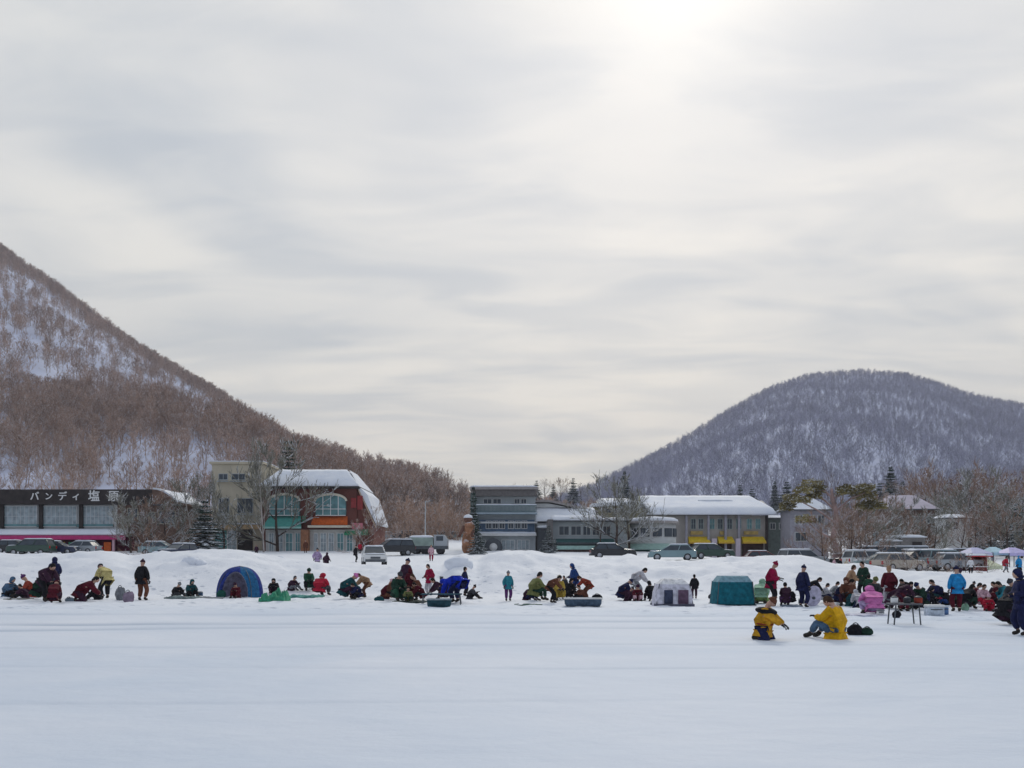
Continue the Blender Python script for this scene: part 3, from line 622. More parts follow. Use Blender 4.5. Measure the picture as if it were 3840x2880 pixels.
# ---- grey three storey building
def grey_building():
    Y = 112.0; x0, x1 = X(1785, Y), X(2008, Y); r = thing('grey_building', 'square grey blue three storey building with balcony rails and a flat snowy roof', 'building', ((x0 + x1) / 2, Y, lot(0, Y)))
    zt = Z(1838, Y)
    b = MB(); b.box(x0, Y, 2, x1, Y + 11, zt); b.build('wall', GREYP, r)
    b = MB(); b.box(X(1765, Y), Y - 0.8, 2, x0 - 0.004, Y + 9, zt - 0.4); b.build('stair_wall', mat('green_grey_wall', (0.12, 0.15, 0.14), 0.8, 0.2), r)
    b = MB(); b.box(X(1762, Y), Y - 1.3, zt, x1 + 0.3, Y + 11.3, zt + 0.28); b.build('eave', mat('taupe_eave', (0.34, 0.31, 0.30), 0.8), r)
    snow_cap('roof_snow', X(1766, Y), x1 + 0.2, Y - 1.2, zt + 0.29, Y + 11, zt + 0.29, 0.42, r, 4, 24, 5)
    b = MB(); b.box(x0, Y - 1.0, Z(1862, Y), x1, Y - 0.01, zt - 0.002); b.build('soffit_band', mat('brown_grey_band', (0.15, 0.14, 0.135), 0.8, 0.2), r)
    for a, c in ((1812, 1845), (1848, 1880), (1928, 1950), (1953, 1975)):
        window(r, X(a, Y), X(c, Y), Z(1890, Y), Z(1870, Y), Y - 0.02, LGREY, GLASS, 1)
    # balcony: slab, rails
    for z0, nm, m_ in ((1912, 0, GREYB), (1946, 1, WHITEP)):
        b = MB(); b.box(x0 + 0.05, Y - 1.3, Z(z0 + 18, Y) , x1 + 0.2, Y - 0.004, Z(z0 + 12, Y)); bal = b.build('balcony', LGREY if nm else GREYB, r)
        if nm == 0:
            q = MB(); q.box(x0 + 0.1, Y - 1.28, Z(1900, Y), x1 + 0.1, Y - 1.22, Z(1897, Y)); q.box(x0 + 0.1, Y - 1.27, Z(1921, Y), x1 + 0.1, Y - 1.23, Z(1918, Y))
            for k in range(46): xx = x0 + 0.1 + (x1 - x0) * k / 45.5; q.box(xx, Y - 1.265, Z(1918, Y), xx + 0.05, Y - 1.235, Z(1900, Y))
            q.build('railing', mat('teal_grey_rail', (0.10, 0.17, 0.18), 0.6), bal)
            snow_cap('rail_snow', x0 + 0.1, x1 + 0.1, Y - 1.3, Z(1897, Y) + .005, Y - 1.2, Z(1897, Y) + .005, 0.12, bal, 9, 40, 1)
    b = MB(); b.box(X(1797, Y), Y - 0.6, Z(1998, Y), X(2004, Y), Y - 0.02, Z(1950, Y)); b.build('middle_storey', mat('navy_blue_panel', (0.08, 0.13, 0.20), 0.7, 0.2), r)
    for k in range(6):
        a = 1822 + 25 * k + (8 if k > 2 else 0); window(r, X(a, Y), X(a + 22, Y), Z(1984, Y), Z(1953, Y), Y - 0.62, LGREY, GLASS, 1)
    b = MB(); b.box(x0 - 0.1, Y - 0.9, Z(2010, Y), x1 + 0.1, Y - 0.01, Z(2001, Y)); b.build('ledge', WHITEP, r)
    snow_cap('ledge_snow', x0 - 0.1, x1 + 0.1, Y - 0.9, Z(2001, Y), Y - 0.1, Z(2001, Y), 0.25, r, 9, 30, 2)
    for a, c in ((1800, 1822), (1880, 1930), (1940, 1985)):
        window(r, X(a, Y), X(c, Y), Z(2062, Y), Z(2024, Y), Y - 0.03, WHITEP, GLASS_L, 2)
    b = MB(); xc = X(1851, Y); b.lathe([(1.05, -0.12), (1.12, -0.06), (1.05, 0.0)], (xc, Y - 0.9, Z(2052, Y)), 20, 'y'); sg = b.build('round_sign', GREYD, r)
    b = MB(); b.lathe([(0.5, -0.05), (0.5, 0.0)], (xc, Y - 1.021, Z(2052, Y)), 16, 'y'); b.build('sign_disc', WHITEP, sg)
    for k in (0, 1): 
        b = MB(); b.box(xc - 0.7 + 1.25 * k, Y - 0.95, 2.2, xc - 0.6 + 1.25 * k, Y - 0.85, Z(2052, Y) - 0.6); b.build('sign_post', GREYD, r)
grey_building()

# ---- annex with a wide snow roof sloping to the right
def white_annex():
    Y = 116.0; r = thing('snow_roofed_annex', 'white gabled annex beside the grey building, its broad roof falling to the right under snow', 'building', (X(2100, Y), Y, lot(6, Y)))
    b = MB(); P = [(X(2006, Y), 2), (X(2236, Y), 2), (X(2236, Y), Z(1925, Y)), (X(2060, Y), Z(1888, Y)), (X(2006, Y), Z(1888, Y))]
    b.prism(P, Y, Y + 9); b.build('wall', WHITEP, r)
    b = MB(); b.prism([(X(2000, Y), Z(1884, Y)), (X(2062, Y), Z(1884, Y)), (X(2242, Y), Z(1922, Y)), (X(2242, Y), Z(1916, Y)), (X(2062, Y), Z(1876, Y)), (X(2000, Y), Z(1876, Y))], Y - 0.6, Y + 9.3); b.build('roof_edge', mat('taupe_eave', (0.24, 0.21, 0.20)), r)
    snow_cap('roof_snow', X(2004, Y), X(2230, Y), Y - 3.2, Z(1960, Y), Y - 0.15, Z(1912, Y), 0.3, r, 12, 30, 6)
    b = MB(); slab_roof(b, X(2006, Y), X(2228, Y), Y - 3.1, Z(1962, Y) , Y - 0.02, Z(1914, Y), 0.06); b.build('lower_roof', GREYD, r)
    b = MB(); b.box(X(2010, Y), Y - 2.8, 2, X(2226, Y), Y - 0.03, Z(1966, Y)); b.build('lower_wall', WHITEP, r)
    b = MB(); b.box(X(2012, Y), Y - 3.9, 2.2, X(2062, Y), Y - 2.81, Z(1985, Y)); b.build('porch', GREYD, r)
    snow_cap('porch_snow', X(2008, Y), X(2066, Y), Y - 3.95, Z(1984, Y), Y - 2.85, Z(1983, Y), 0.3, r, 13, 8, 3)
white_annex()

def cafe():
    Y = 108.0; r = thing('grey_cafe', 'low grey cafe with thick roof snow and a pale green sheeted counter', 'cafe', (X(2200, Y), Y, lot(9, Y)))
    x0, x1 = X(2072, Y), X(2352, Y); zr = Z(1958, Y)
    b = MB(); b.box(x0, Y, 2, x1, Y + 6, zr); b.build('wall', GREYP, r)
    b = MB(); b.box(x0 - 0.2, Y - 0.7, zr, x1 + 0.2, Y + 6.2, zr + 0.16); b.build('eave', GREYD, r)
    snow_cap('roof_snow', x0 - 0.1, X(2262, Y), Y - 0.65, zr + 0.165, Y + 6, zr + 0.5, 0.6, r, 15, 26, 6)
    snow_cap('roof_snow', X(2264, Y), x1 + 0.1, Y - 0.65, zr + 0.165, Y + 6, zr + 0.4, 0.4, r, 16, 12, 6)
    b = MB(); b.box(X(2052, Y), Y - 1.6, 2, x0 - 0.01, Y + 2, Z(1950, Y)); b.build('pier', mat('brown_grey_band', (0.15, 0.14, 0.135)), r)
    for a, c in ((2095, 2135), (2140, 2180), (2185, 2215), (2220, 2250), (2260, 2290)):
        window(r, X(a, Y), X(c, Y), Z(2008, Y), Z(1972, Y), Y - 0.02, LGREY, GLASS, 1)
    awning(r, X(2085, Y), X(2300, Y), Y - 0.05, Z(2020, Y), Z(2034, Y), 1.3, mat('dark_teal_canvas', (0.05, 0.13, 0.13), 0.8), valance=GREYD)
    b = MB(); b.box(X(2084, Y), Y - 2.9, Z(2062, Y), X(2318, Y), Y - 1.4, Z(2048, Y)); b.build('counter_sheet', PALEG, r)
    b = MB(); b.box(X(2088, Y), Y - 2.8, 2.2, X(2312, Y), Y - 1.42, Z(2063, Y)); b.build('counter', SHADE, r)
cafe()
def round_pavilion():
    Y = 108.0; r = thing('round_pavilion', 'small rounded pavilion with curved snow covered roof and a teal canopy', 'pavilion', (X(2470, Y), Y, lot(17, Y)))
    xc = X(2462, Y); w_ = 2.85; zt = Z(1962, Y)
    b = MB(); b.lathe([(w_, 2.0), (w_, zt)], (xc, Y + w_, 0), 28); b.build('wall', LGREY, r)
    b = MB(); b.lathe([(w_ + 0.35, zt), (w_ + 0.4, zt + 0.18), (w_ + 0.3, zt + 0.3)], (xc, Y + w_, 0), 28); b.build('roof', mat('taupe_eave', (0.24, 0.21, 0.20)), r)
    b = MB(); b.lathe([(w_ + 0.30, zt + 0.305), (w_ + 0.22, zt + 0.55), (w_ - 0.2, zt + 0.75), (0.5, zt + 0.95), (0.01, zt + 0.96)], (xc, Y + w_, 0), 28); b.build('roof_snow', SNOW, r)
    for k, a in enumerate((-58, -28, 2, 32, 60)):
        b = MB(); p = Vector((xc + (w_ + 0.02) * math.sin(R(a)), Y + w_ - (w_ + 0.02) * math.cos(R(a)), 0)); t = Vector((math.cos(R(a)), math.sin(R(a)), 0)); n_ = Vector((math.sin(R(a)), -math.cos(R(a)), 0))
        z0, z1 = Z(2012, Y), Z(1980, Y); ww = 0.55
        vs = [p - t * ww + n_ * 0.06, p + t * ww + n_ * 0.06, p + t * ww - n_ * 0.2, p - t * ww - n_ * 0.2]
        b.add([(v.x, v.y, z0) for v in vs] + [(v.x, v.y, z1) for v in vs], [(0, 1, 5, 4), (1, 2, 6, 5), (3, 0, 4, 7), (4, 5, 6, 7), (0, 3, 2, 1), (2, 3, 7, 6)]); b.build('window', GLASS, r)
    b = MB(); b.lathe([(w_ + 1.3, Z(2062, Y)), (w_ + 1.3, Z(2058, Y)), (w_, Z(2038, Y))], (xc, Y + w_, 0), 28); b.build('canopy', PALEG, r)
    b = MB(); b.lathe([(w_ + 0.2, 2.0), (w_ + 0.2, Z(2062, Y))], (xc, Y + w_, 0), 28); b.build('shop_front', mat('dark_teal_canvas', (0.05, 0.13, 0.13)), r)
round_pavilion()
def long_hall():
    Y = 124.0; r = thing('long_hall', 'long low hall with a broad white roof and yellow awnings over its stalls', 'hall', (X(2600, Y), Y, lot(25, Y)))
    x0, x1 = X(2260, Y), X(2905, Y); ze = Z(1932, Y); zr = Z(1866, Y)
    b = MB(); b.box(x0, Y, 1.5, X(2875, Y), Y + 14, ze - 0.02); b.build('wall', mat('beige_grey_wall', (0.40, 0.37, 0.34), 0.85, 0.15, 0.8), r)
    b = MB()
    slab_roof(b, x0 - 0.3, x1 + 0.1, Y - 1.3, ze - 0.02, Y + 6.5, zr - 0.1, 0.12); slab_roof(b, x0 - 0.3, x1 + 0.1, Y + 14.5, ze - 0.02, Y + 6.6, zr - 0.1, 0.12); b.build('roof', GREYD, r)
    snow_cap('roof_snow', X(2395, Y), x1 + 0.1, Y - 1.42, ze - 0.02, Y + 6.5, zr + 0.03, 0.75, r, 21, 60, 8, 1.0, 1.6)
    snow_cap('roof_snow', x0 - 0.3, X(2395, Y) - 0.3, Y + 1.8, ze + 0.7, Y + 6.5, zr + 0.03, 0.35, r, 22, 16, 5, 0.2, 0.0)
    b = MB(); b.prism([(X(2220, Y), 3), (X(2415, Y), 3), (X(2415, Y), Z(1916, Y)), (X(2395, Y), Z(1897, Y)), (X(2220, Y), Z(1905, Y))], Y - 1.8, Y + 1.7); b.build('gable_wall', mat('olive_boards', (0.25, 0.23, 0.15), 0.85, 0.25, 1.5), r)
    b = MB(); b.prism([(X(2215, Y), Z(1904, Y)), (X(2400, Y), Z(1893, Y)), (X(2430, Y), Z(1925, Y)), (X(2430, Y), Z(1918, Y)), (X(2400, Y), Z(1884, Y)), (X(2215, Y), Z(1892, Y))], Y - 2.3, Y + 1.75); b.build('gable_snow', SNOW, r)
    for a in (2262, 2296, 2330): window(r, X(a, Y), X(a + 26, Y), Z(1928, Y), Z(1910, Y), Y - 1.85, CREAM, GLASS, 1)
    b = MB(); b.box(X(2383, Y), Y - 2.9, Z(1925, Y), X(2390, Y), Y - 2.6, Z(1864, Y)); b.build('flue', mat('pale_yellow_pipe', (0.55, 0.52, 0.35), 0.6), r)
    b = MB(); b.box(X(2640, Y), Y + 3.5, zr - 0.4, X(2765, Y), Y + 6, Z(1872, Y)); dm = b.build('roof_monitor', LGREY, r)
    snow_cap('monitor_snow', X(2636, Y), X(2769, Y), Y + 3.3, Z(1872, Y), Y + 6.2, Z(1871, Y), 0.25, r, 23, 14, 3)
    for a in (2590, 2618, 2660, 2690, 2726, 2760, 2800, 2832):
        window(r, X(a, Y), X(a + 20, Y), Z(1985, Y), Z(1945, Y), Y - 0.03, mat('mint_frame', (0.40, 0.48, 0.45), 0.7), GLASS if a % 4 else TEALG, 1, 1)
    for px in (2566, 2648, 2712, 2762, 2866):
        b = MB(); b.box(X(px, Y), Y - 0.9, 1.5, X(px + 8, Y), Y - 0.5, ze - 0.05); b.build('post', DARKW if px == 2866 else LILAC, r)
    for a, c in ((2580, 2655), (2690, 2745), (2780, 2862)):
        awning(r, X(a, Y), X(c, Y), Y - 0.04, Z(2012, Y), Z(2032, Y), 1.3, YELLOW, flare=0.05, valance=mat('amber_valance', (0.65, 0.40, 0.05), 0.8))
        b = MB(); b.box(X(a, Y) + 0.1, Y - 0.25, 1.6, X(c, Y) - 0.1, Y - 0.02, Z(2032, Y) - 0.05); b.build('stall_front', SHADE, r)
        b = MB(); b.box(X(a, Y) + 0.3, Y - 0.4, Z(2005, Y), X(c, Y) - 0.8, Y - 0.06, Z(1992, Y)); b.build('sign_board', mat('ochre_sign', (0.42, 0.30, 0.10), 0.7, 0.3, 2.0), r)
    for px in (2664, 2752):
        b = MB(); b.box(X(px, Y), Y - 1.0, 1.8, X(px + 18, Y), Y - 0.92, Z(2020, Y)); b.build('hanging_sheet', mat('pinkish_sheet', (0.60, 0.52, 0.58), 0.8, 0.08), r)
long_hall()
def hip_house(px0, px1, pe, pr, Y, wall, label, seed, base=2060, snow=SNOW, name='hip_roof_house', z0=1.0, wins=()):
    x0, x1 = X(px0, Y), X(px1, Y); d = (x1 - x0) * 0.9; ze, zr = Z(pe, Y), Z(pr, Y); r = thing(name, label, 'house', ((x0 + x1) / 2, Y, lot((x0 + x1) / 2, Y)))
    b = MB(); b.box(x0 + 0.5, Y + 0.5, z0, x1 - 0.5, Y + d - 0.5, ze); b.build('wall', wall, r)
    b = MB(); b.box(x0 - 0.05, Y - 0.05, ze, x1 + 0.05, Y + d, ze + 0.15); b.build('eave', GREYD, r)
    b = MB(); q = ze + 0.16; xa, xb = x0 + (x1 - x0) * 0.22, x1 - (x1 - x0) * 0.28
    q += 0.0; b.add([(x0, Y, q), (x1, Y, q), (x1, Y + d, q), (x0, Y + d, q), (xa, Y + d / 2, zr), (xb, Y + d / 2, zr)], [(0, 1, 5, 4), (1, 2, 5), (2, 3, 4, 5), (3, 0, 4), (0, 3, 2, 1)]); b.build('roof', snow, r)
    for a, c, e, f in wins: window(r, X(a, Y), X(c, Y), Z(f, Y), Z(e, Y), Y + 0.48, LGREY, GLASS, 1)
    return r
hip_house(2955, 3125, 1914, 1864, 118, LILAC, 'grey lilac house with a pointed white hip roof right of the long hall', 31, wins=((2985, 3015, 1930, 1965), (3030, 3060, 1930, 1965), (3070, 3098, 1930, 1965), (2985, 3030, 1995, 2030)))
hip_house(2872, 2962, 1945, 1930, 128, mat('green_grey_wall', (0.12, 0.15, 0.14), 0.8, 0.2), 'small dark grey house between the long hall and the lilac grey house', 34, wins=((2890, 2912, 1960, 1985), (2925, 2945, 1960, 1985)))
hip_house(3325, 3525, 1912, 1850, 128, BROWN, 'brown house with a pale pinkish snow roof behind the shrubs at right', 32, snow=mat('thin_roof_snow', (0.62, 0.55, 0.60), 0.9, 0.12, 0.8), wins=((3350, 3390, 1935, 1962), (3420, 3470, 1935, 1962), (3480, 3510, 1935, 1962)))
hip_house(3535, 3650, 1945, 1925, 122, WHITEP, 'small white house with two tall windows among the brown trees', 33, wins=((3552, 3570, 1955, 1985), (3580, 3600, 1955, 1985)))
# stepped shed with white roof in the parking area
def low_shed():
    Y = 104.0; r = thing('equipment_shed', 'low grey shed with a stepped white snow roof behind the parked cars', 'shed', (X(3410, Y), Y, lot(46, Y)))
    b = MB(); b.box(X(3335, Y), Y, 1, X(3378, Y), Y + 4, Z(2030, Y)); b.box(X(3378, Y) + 0.003, Y - 0.1, 1, X(3468, Y), Y + 4, Z(2016, Y)); b.build('wall', mat('taupe_shed', (0.20, 0.19, 0.18), 0.8, 0.2), r)
    snow_cap('roof_snow', X(3330, Y), X(3380, Y), Y - 0.3, Z(2030, Y), Y + 4, Z(2029, Y), 0.35, r, 41, 10, 3)
    snow_cap('roof_snow', X(3375, Y), X(3472, Y), Y - 0.4, Z(2016, Y), Y + 4, Z(2014, Y), 0.35, r, 42, 16, 3)
    b = MB(); b.box(X(3420, Y), Y - 0.2, 1, X(3455, Y), Y - 0.102, Z(2032, Y)); b.build('door', DARKW, r)
low_shed()
def kiosk():
    Y = 72.0; r = thing('red_food_kiosk', 'small dark red food kiosk with white roof by the lilac tarpaulins', 'kiosk', (X(3672, Y), Y, H(X(3672, Y), Y)))
    x0, x1 = X(3646, Y), X(3702, Y); z0, z1 = Z(2146, Y) - 0.3, Z(2088, Y)
    b = MB(); b.box(x0, Y, z0, x1, Y + 1.6, z0 + 0.75); b.box(x0, Y + 1.0, z0 + 0.75, x1, Y + 1.6, z1); b.box(x0, Y + 0.003, z0 + 0.75, x0 + 0.1, Y + 1.0, z1); b.box(x1 - 0.1, Y + 0.003, z0 + 0.75, x1, Y + 1.0, z1); b.build('body', mat('oxblood_boards', (0.22, 0.03, 0.03), 0.7, 0.25), r)
    b = MB(); b.box(x0 + 0.12, Y + 0.9, z0 + 0.8, x1 - 0.1, Y + 0.98, z1 - 0.2); b.build('menu_board', YELLOW, r)
    b = MB(); b.box(x0 - 0.3, Y - 0.5, z1, x1 + 0.2, Y + 1.7, z1 + 0.08); b.build('roof', REDC, r)
    snow_cap('roof_snow', x0 - 0.4, x1 + 0.2, Y - 0.5, z1 + 0.085, Y + 1.7, z1 + 0.085, 0.16, r, 51, 8, 3)
    b = MB(); b.box(x0 - 0.05, Y - 0.3, z0 + 0.72, x1 + 0.05, Y - 0.003, z0 + 0.8); b.build('counter', WHITEP, r)
kiosk()
def tarp_tent(px0, px1, pt, Y, c, label, group=None):
    r = thing('market_tent', label, 'tent', (X((px0 + px1) / 2, Y), Y, H(X((px0 + px1) / 2, Y), Y)), group=group); x0, x1 = X(px0, Y), X(px1, Y); z0 = r.location.z; zt = Z(pt, Y)
    b = MB(); xm, ym = (x0 + x1) / 2, Y + 1.5; ze = zt - 0.55
    b.add([(x0, Y, ze), (x1, Y, ze), (x1, Y + 3, ze), (x0, Y + 3, ze), (xm - 0.3, ym, zt), (xm + 0.3, ym, zt)], [(0, 1, 5, 4), (1, 2, 5), (2, 3, 4, 5), (3, 0, 4)])
    b.box(x0, Y - 0.01, ze - 0.28, x1, Y + 0.01, ze); b.build('canopy', c, r)
    for a, d in ((x0, Y), (x1 - 0.06, Y), (x0, Y + 2.9), (x1 - 0.06, Y + 2.9)):
        b = MB(); b.box(a, d + 0.02, z0 - 0.1, a + 0.06, d + 0.08, ze); b.build('pole', GREYD, r)
LILT = mat('lilac_tarpaulin', (0.55, 0.55, 0.76), 0.6, 0.1); AQUA = mat('aqua_tarpaulin', (0.45, 0.66, 0.75), 0.6, 0.1)
tarp_tent(3645, 3722, 2052, 84, LILT, 'leftmost lilac market tent behind the red kiosk')
tarp_tent(3726, 3782, 2050, 86, AQUA, 'aqua market tent between two lilac tents')
tarp_tent(3786, 3870, 2052, 84, mat('violet_tarpaulin', (0.52, 0.47, 0.76), 0.6), 'violet market tent at the right edge of the picture')
tarp_tent(3700, 3760, 2098, 76, mat('pale_yellow_tarpaulin', (0.62, 0.66, 0.45), 0.6), 'pale yellow stall canopy right of the red kiosk')
def brown_lodge_sign():
    Y = 100.0; x = X(1757, Y); z0 = lot(x, Y) - 0.3; r = thing('wooden_statue', 'tall lumpy rust brown statue topped with snow, left of the grey building', 'sculpture', (x, Y, z0))
    b = MB(); b.ball((x, Y, z0 + 1.5), 0.75, 0.6, 1.6, 14, 8); b.ball((x + 0.1, Y, z0 + 3.0), 0.62, 0.5, 0.95, 14, 8); b.ball((x - 0.2, Y - 0.35, z0 + 1.0), 0.55, 0.45, 0.9, 12, 6); b.build('body', snow_topped('rust_wood', (0.34, 0.17, 0.10), 0.35, 0.5, 1.3), r)
    b = MB(); b.ball((x - 0.05, Y, z0 + 4.05), 0.48, 0.42, 0.45, 12, 7); b.build('head', mat('dark_rust_wood', (0.14, 0.07, 0.05), 0.85, 0.4, 1.5), r)
    b = MB(); b.ball((x - 0.05, Y, z0 + 4.25), 0.52, 0.45, 0.4, 12, 5, zmin=0); b.build('snow_hat', SNOW, r)
    for s in (-1, 1):
        b = MB(); b.tube((x + s * 0.5, Y, z0 + 3.3), (x + s * 0.75 - 0.3, Y - 0.55, z0 + 2.1), 0.22, 0.15, 8); b.build('arm', mat('dark_rust_wood', (0.14, 0.07, 0.05)), r)
brown_lodge_sign()
def light_post(px, pt, Y, label):
    x = X(px, Y); z0 = H(x, Y); r = thing('lamp_post', label, 'lamp post', (x, Y, z0)); zt = Z(pt, Y)
    b = MB(); b.tube((x, Y, z0 - 0.2), (x, Y, zt), 0.10, 0.07, 8); b.tube((x, Y, zt - 0.1), (x + 0.9, Y, zt + 0.1), 0.05, 0.04, 6); b.build('pole', mat('pale_grey_pole', (0.45, 0.50, 0.52), 0.5), r)
    b = MB(); b.box(x + 0.8, Y - 0.12, zt + 0.03, x + 1.4, Y + 0.12, zt + 0.15); b.build('lamp_head', GREYD, r)
light_post(1595, 1880, 150, 'pale lamp post rising from the snowy car park in front of the bare trees')
light_post(3250, 2006, 96, 'thick pale lamp post between the shrubs and the parked cars')
# pale square column beside the shed
r = thing('ticket_box', 'upright pale blue ticket machine box beside the dark parked cars', 'machine', (X(3290, 94), 94, lot(38, 94)))
b = MB(); b.box(X(3283, 94), 94, 0.5, X(3298, 94), 94.5, Z(1998, 94)); b.build('casing', mat('pale_blue_metal', (0.45, 0.55, 0.60), 0.5), r)
b = MB(); b.box(X(3285, 94), 93.96, Z(2030, 94), X(3296, 94), 93.996, Z(2010, 94)); b.build('panel', GREYD, r)
snow_cap('snow_top', X(3282, 94), X(3299, 94), 93.95, Z(1998, 94), 94.55, Z(1998, 94), 0.15, r, 3, 4, 2)
# ---------------------------------------------------------------- cars
RUB = mat('tyre_rubber', (0.03, 0.03, 0.032), 0.9, 0.2); RIM = mat('wheel_rim', (0.45, 0.46, 0.48), 0.35, 0.1, metal=0.8); LAMPW = mat('headlight_glass', (0.75, 0.75, 0.72), 0.15, 0.05); LAMPR = mat('tail_light', (0.45, 0.02, 0.02), 0.2, 0.1)
def paint(n, c): return mat(n, c, 0.28, 0.06, 1.0, spec=0.6)
PB = paint('black_paint', (0.018, 0.02, 0.024)); PW = paint('white_car_paint', (0.68, 0.69, 0.68)); PS = paint('silver_paint', (0.36, 0.39, 0.41)); PG = paint('dark_green_paint', (0.03, 0.07, 0.05)); PT = paint('teal_grey_paint', (0.22, 0.33, 0.35)); PN = paint('navy_paint', (0.02, 0.03, 0.07)); PBG = paint('beige_paint', (0.45, 0.40, 0.33)); PR = paint('maroon_paint', (0.16, 0.02, 0.025))
def make_car(kind):
    """car pointing to +x, standing on z=0"""
    if kind == 'van': Ln, Wd, prof, cab = 4.6, 1.72, [(-2.3, .35), (-2.3, 1.0), (-2.25, 1.12), (2.1, 1.12), (2.28, .95), (2.3, .35)], [(-2.22, 1.12), (-2.1, 1.92), (1.05, 1.95), (1.95, 1.12)]
    elif kind == 'suv': Ln, Wd, prof, cab = 4.5, 1.76, [(-2.2, .40), (-2.25, .95), (-2.2, 1.08), (1.1, 1.08), (2.05, .98), (2.22, .8), (2.2, .40)], [(-2.12, 1.08), (-1.9, 1.62), (-1.7, 1.68), (0.4, 1.68), (1.15, 1.08)]
    else: Ln, Wd, prof, cab = 4.3, 1.68, [(-2.1, .30), (-2.15, .8), (-2.1, .93), (0.95, .93), (1.95, .82), (2.12, .62), (2.1, .30)], [(-1.85, .93), (-1.4, 1.38), (-1.2, 1.43), (0.2, 1.43), (1.0, .93)]
    r = thing(kind + '_car' if kind != 'van' else 'parked_van', 'x', 'van' if kind == 'van' else 'car'); hw = Wd / 2
    b = MB(); n = len(prof)
    vs = []; 
    for y, k in ((-hw, 0.97), (-hw + 0.08, 1.0), (hw - 0.08, 1.0), (hw, 0.97)):
        zc = 0.7; vs += [(x * k, y, zc + (z - zc) * (k if k == 1 else 0.9)) for x, z in prof]
    fs = [tuple(range(n)), tuple(range(4 * n - 1, 3 * n - 1, -1))]
    for l in range(3): fs += [(l * n + i, (l + 1) * n + i, (l + 1) * n + (i + 1) % n, l * n + (i + 1) % n) for i in range(n)]
    b.add(vs, fs)
    # roof and pillars
    top = max(z for _, z in cab); tp = [p for p in cab if p[1] > top - 0.12]; xa, xb = min(p[0] for p in tp), max(p[0] for p in tp)
    b.box(xa, -hw + 0.16, top - 0.07, xb, hw - 0.16, top, 0.03, 0.04)
    for s in (-1, 1):
        for (p0, p1) in ((cab[0], (xa, top - .04)), (cab[-1], (xb, top - .04)), (((cab[0][0] + cab[-1][0]) / 2 - .1, cab[0][1]), ((xa + xb) / 2 - .1, top - .04))):
            b.tube((p0[0], s * (hw - 0.06), p0[1] - 0.02), (p1[0], s * (hw - 0.19), p1[1]), 0.045, 0.04, 5)
    b.build('body', PB, r, ZERO)
    g = MB(); m = len(cab); z0 = cab[0][1]
    vs = []
    for s in (-1, 1):
        for x, z in cab: 
            f = (z - z0) / (top - z0); vs.append((x * (1 - 0.012), s * (hw - 0.075 - 0.13 * f), z - 0.035 * f))
    fs = [tuple(range(m)), tuple(range(2 * m - 1, m - 1, -1))] + [(i, m + i, m + (i + 1) % m, (i + 1) % m) for i in range(m)]
    g.add(vs, fs); g.build('windows', GLASS, r, ZERO)
    for x in (Ln * 0.31, -Ln * 0.31):
        for s in (-1, 1):
            wl = MB(); wl.lathe([(0.22, -0.1), (0.31, -0.1), (0.33, -0.06), (0.33, 0.06), (0.31, 0.1), (0.22, 0.1)], (x, s * (hw - 0.08), 0.33), 14, 'y'); w_ = wl.build('wheel', RUB, r, ZERO)
            ri = MB(); ri.lathe([(0.21, -0.105), (0.21, 0.105)], (x, s * (hw - 0.08), 0.33), 12, 'y'); ri.build('rim', RIM, w_, ZERO)
    zl = prof[1][1] - 0.12 if kind != 'van' else 0.85; fx = max(p[0] for p in prof); bx = min(p[0] for p in prof)
    for s in (-1, 1):
        h = MB(); h.box(fx - 0.12, s * (hw - 0.32) - 0.16, zl - 0.26, fx + 0.015, s * (hw - 0.32) + 0.16, zl - 0.08); h.build('headlight', LAMPW, r, ZERO)
        h = MB(); h.box(bx - 0.015, s * (hw - 0.2) - 0.1, zl - 0.1, bx + 0.1, s * (hw - 0.2) + 0.1, zl + 0.16); h.build('tail_light', LAMPR, r, ZERO)
    h = MB(); h.box(fx - 0.1, -hw + 0.12, 0.28, fx + 0.06, hw - 0.12, 0.48); h.build('front_bumper', GREYD, r, ZERO); h = MB(); h.box(bx - 0.06, -hw + 0.12, 0.3, bx + 0.1, hw - 0.12, 0.5); h.build('rear_bumper', GREYD, r, ZERO)
    h = MB(); h.box(fx - 0.05, -0.35, 0.52, fx + 0.02, 0.35, 0.66); h.build('grille', GREYD, r, ZERO)
    snow_cap('snow_cover', xa - 0.02, xb + 0.02, -hw + 0.17, top + 0.002, hw - 0.17, top + 0.002, 0.10, None, 3, 12, 6).parent = r
    if kind != 'van': snow_cap('hood_snow', cab[-1][0] + 0.12, fx - 0.15, -hw + 0.15, prof[-3][1] + 0.03, hw - 0.15, prof[-3][1] + 0.03, 0.08, None, 4, 6, 6).parent = r
    return r
CARP = {}
def car(kind, px, Y, rz, pnt, label, snow=True, zz=None, group='cars parked behind the snow bank'):
    x = X(px, Y); z = H(x, Y) if zz is None else zz
    if kind not in CARP:
        CARP[kind] = [make_car(kind), False]
    p, used = CARP[kind][:2]
    if not used:
        CARP[kind][1] = True; CARP[kind].append((kind, x, Y, z, rz, pnt, label, group)); return None
    c = dup(p, (x, Y, z), R(rz), 1.0, label, {PB: pnt}); c['group'] = group
    return c
car('suv', 3262, 76, 8, PW, 'white car at the left end of the crowded right parking row')
car('sedan', 3300, 73, 170, PT, 'teal grey car with snowy roof beside the white car')
car('sedan', 3368, 70, 20, PBG, 'beige car with snowy hood in the front row behind the fishers')
car('suv', 3430, 76, 190, PB, 'black off-roader with snowy roof right of the beige car')
car('suv', 3472, 80, 5, PG, 'dark green off-roader behind the black one in the right parking')
car('suv', 3548, 75, 12, PT, 'teal grey off-roader with a snow covered roof left of the kiosk')
car('sedan', 3590, 73, 5, PS, 'silver car just left of the red kiosk')
car('van', 3300, 88, 3, PB, 'black van with a thick snow roof in the second row at right')
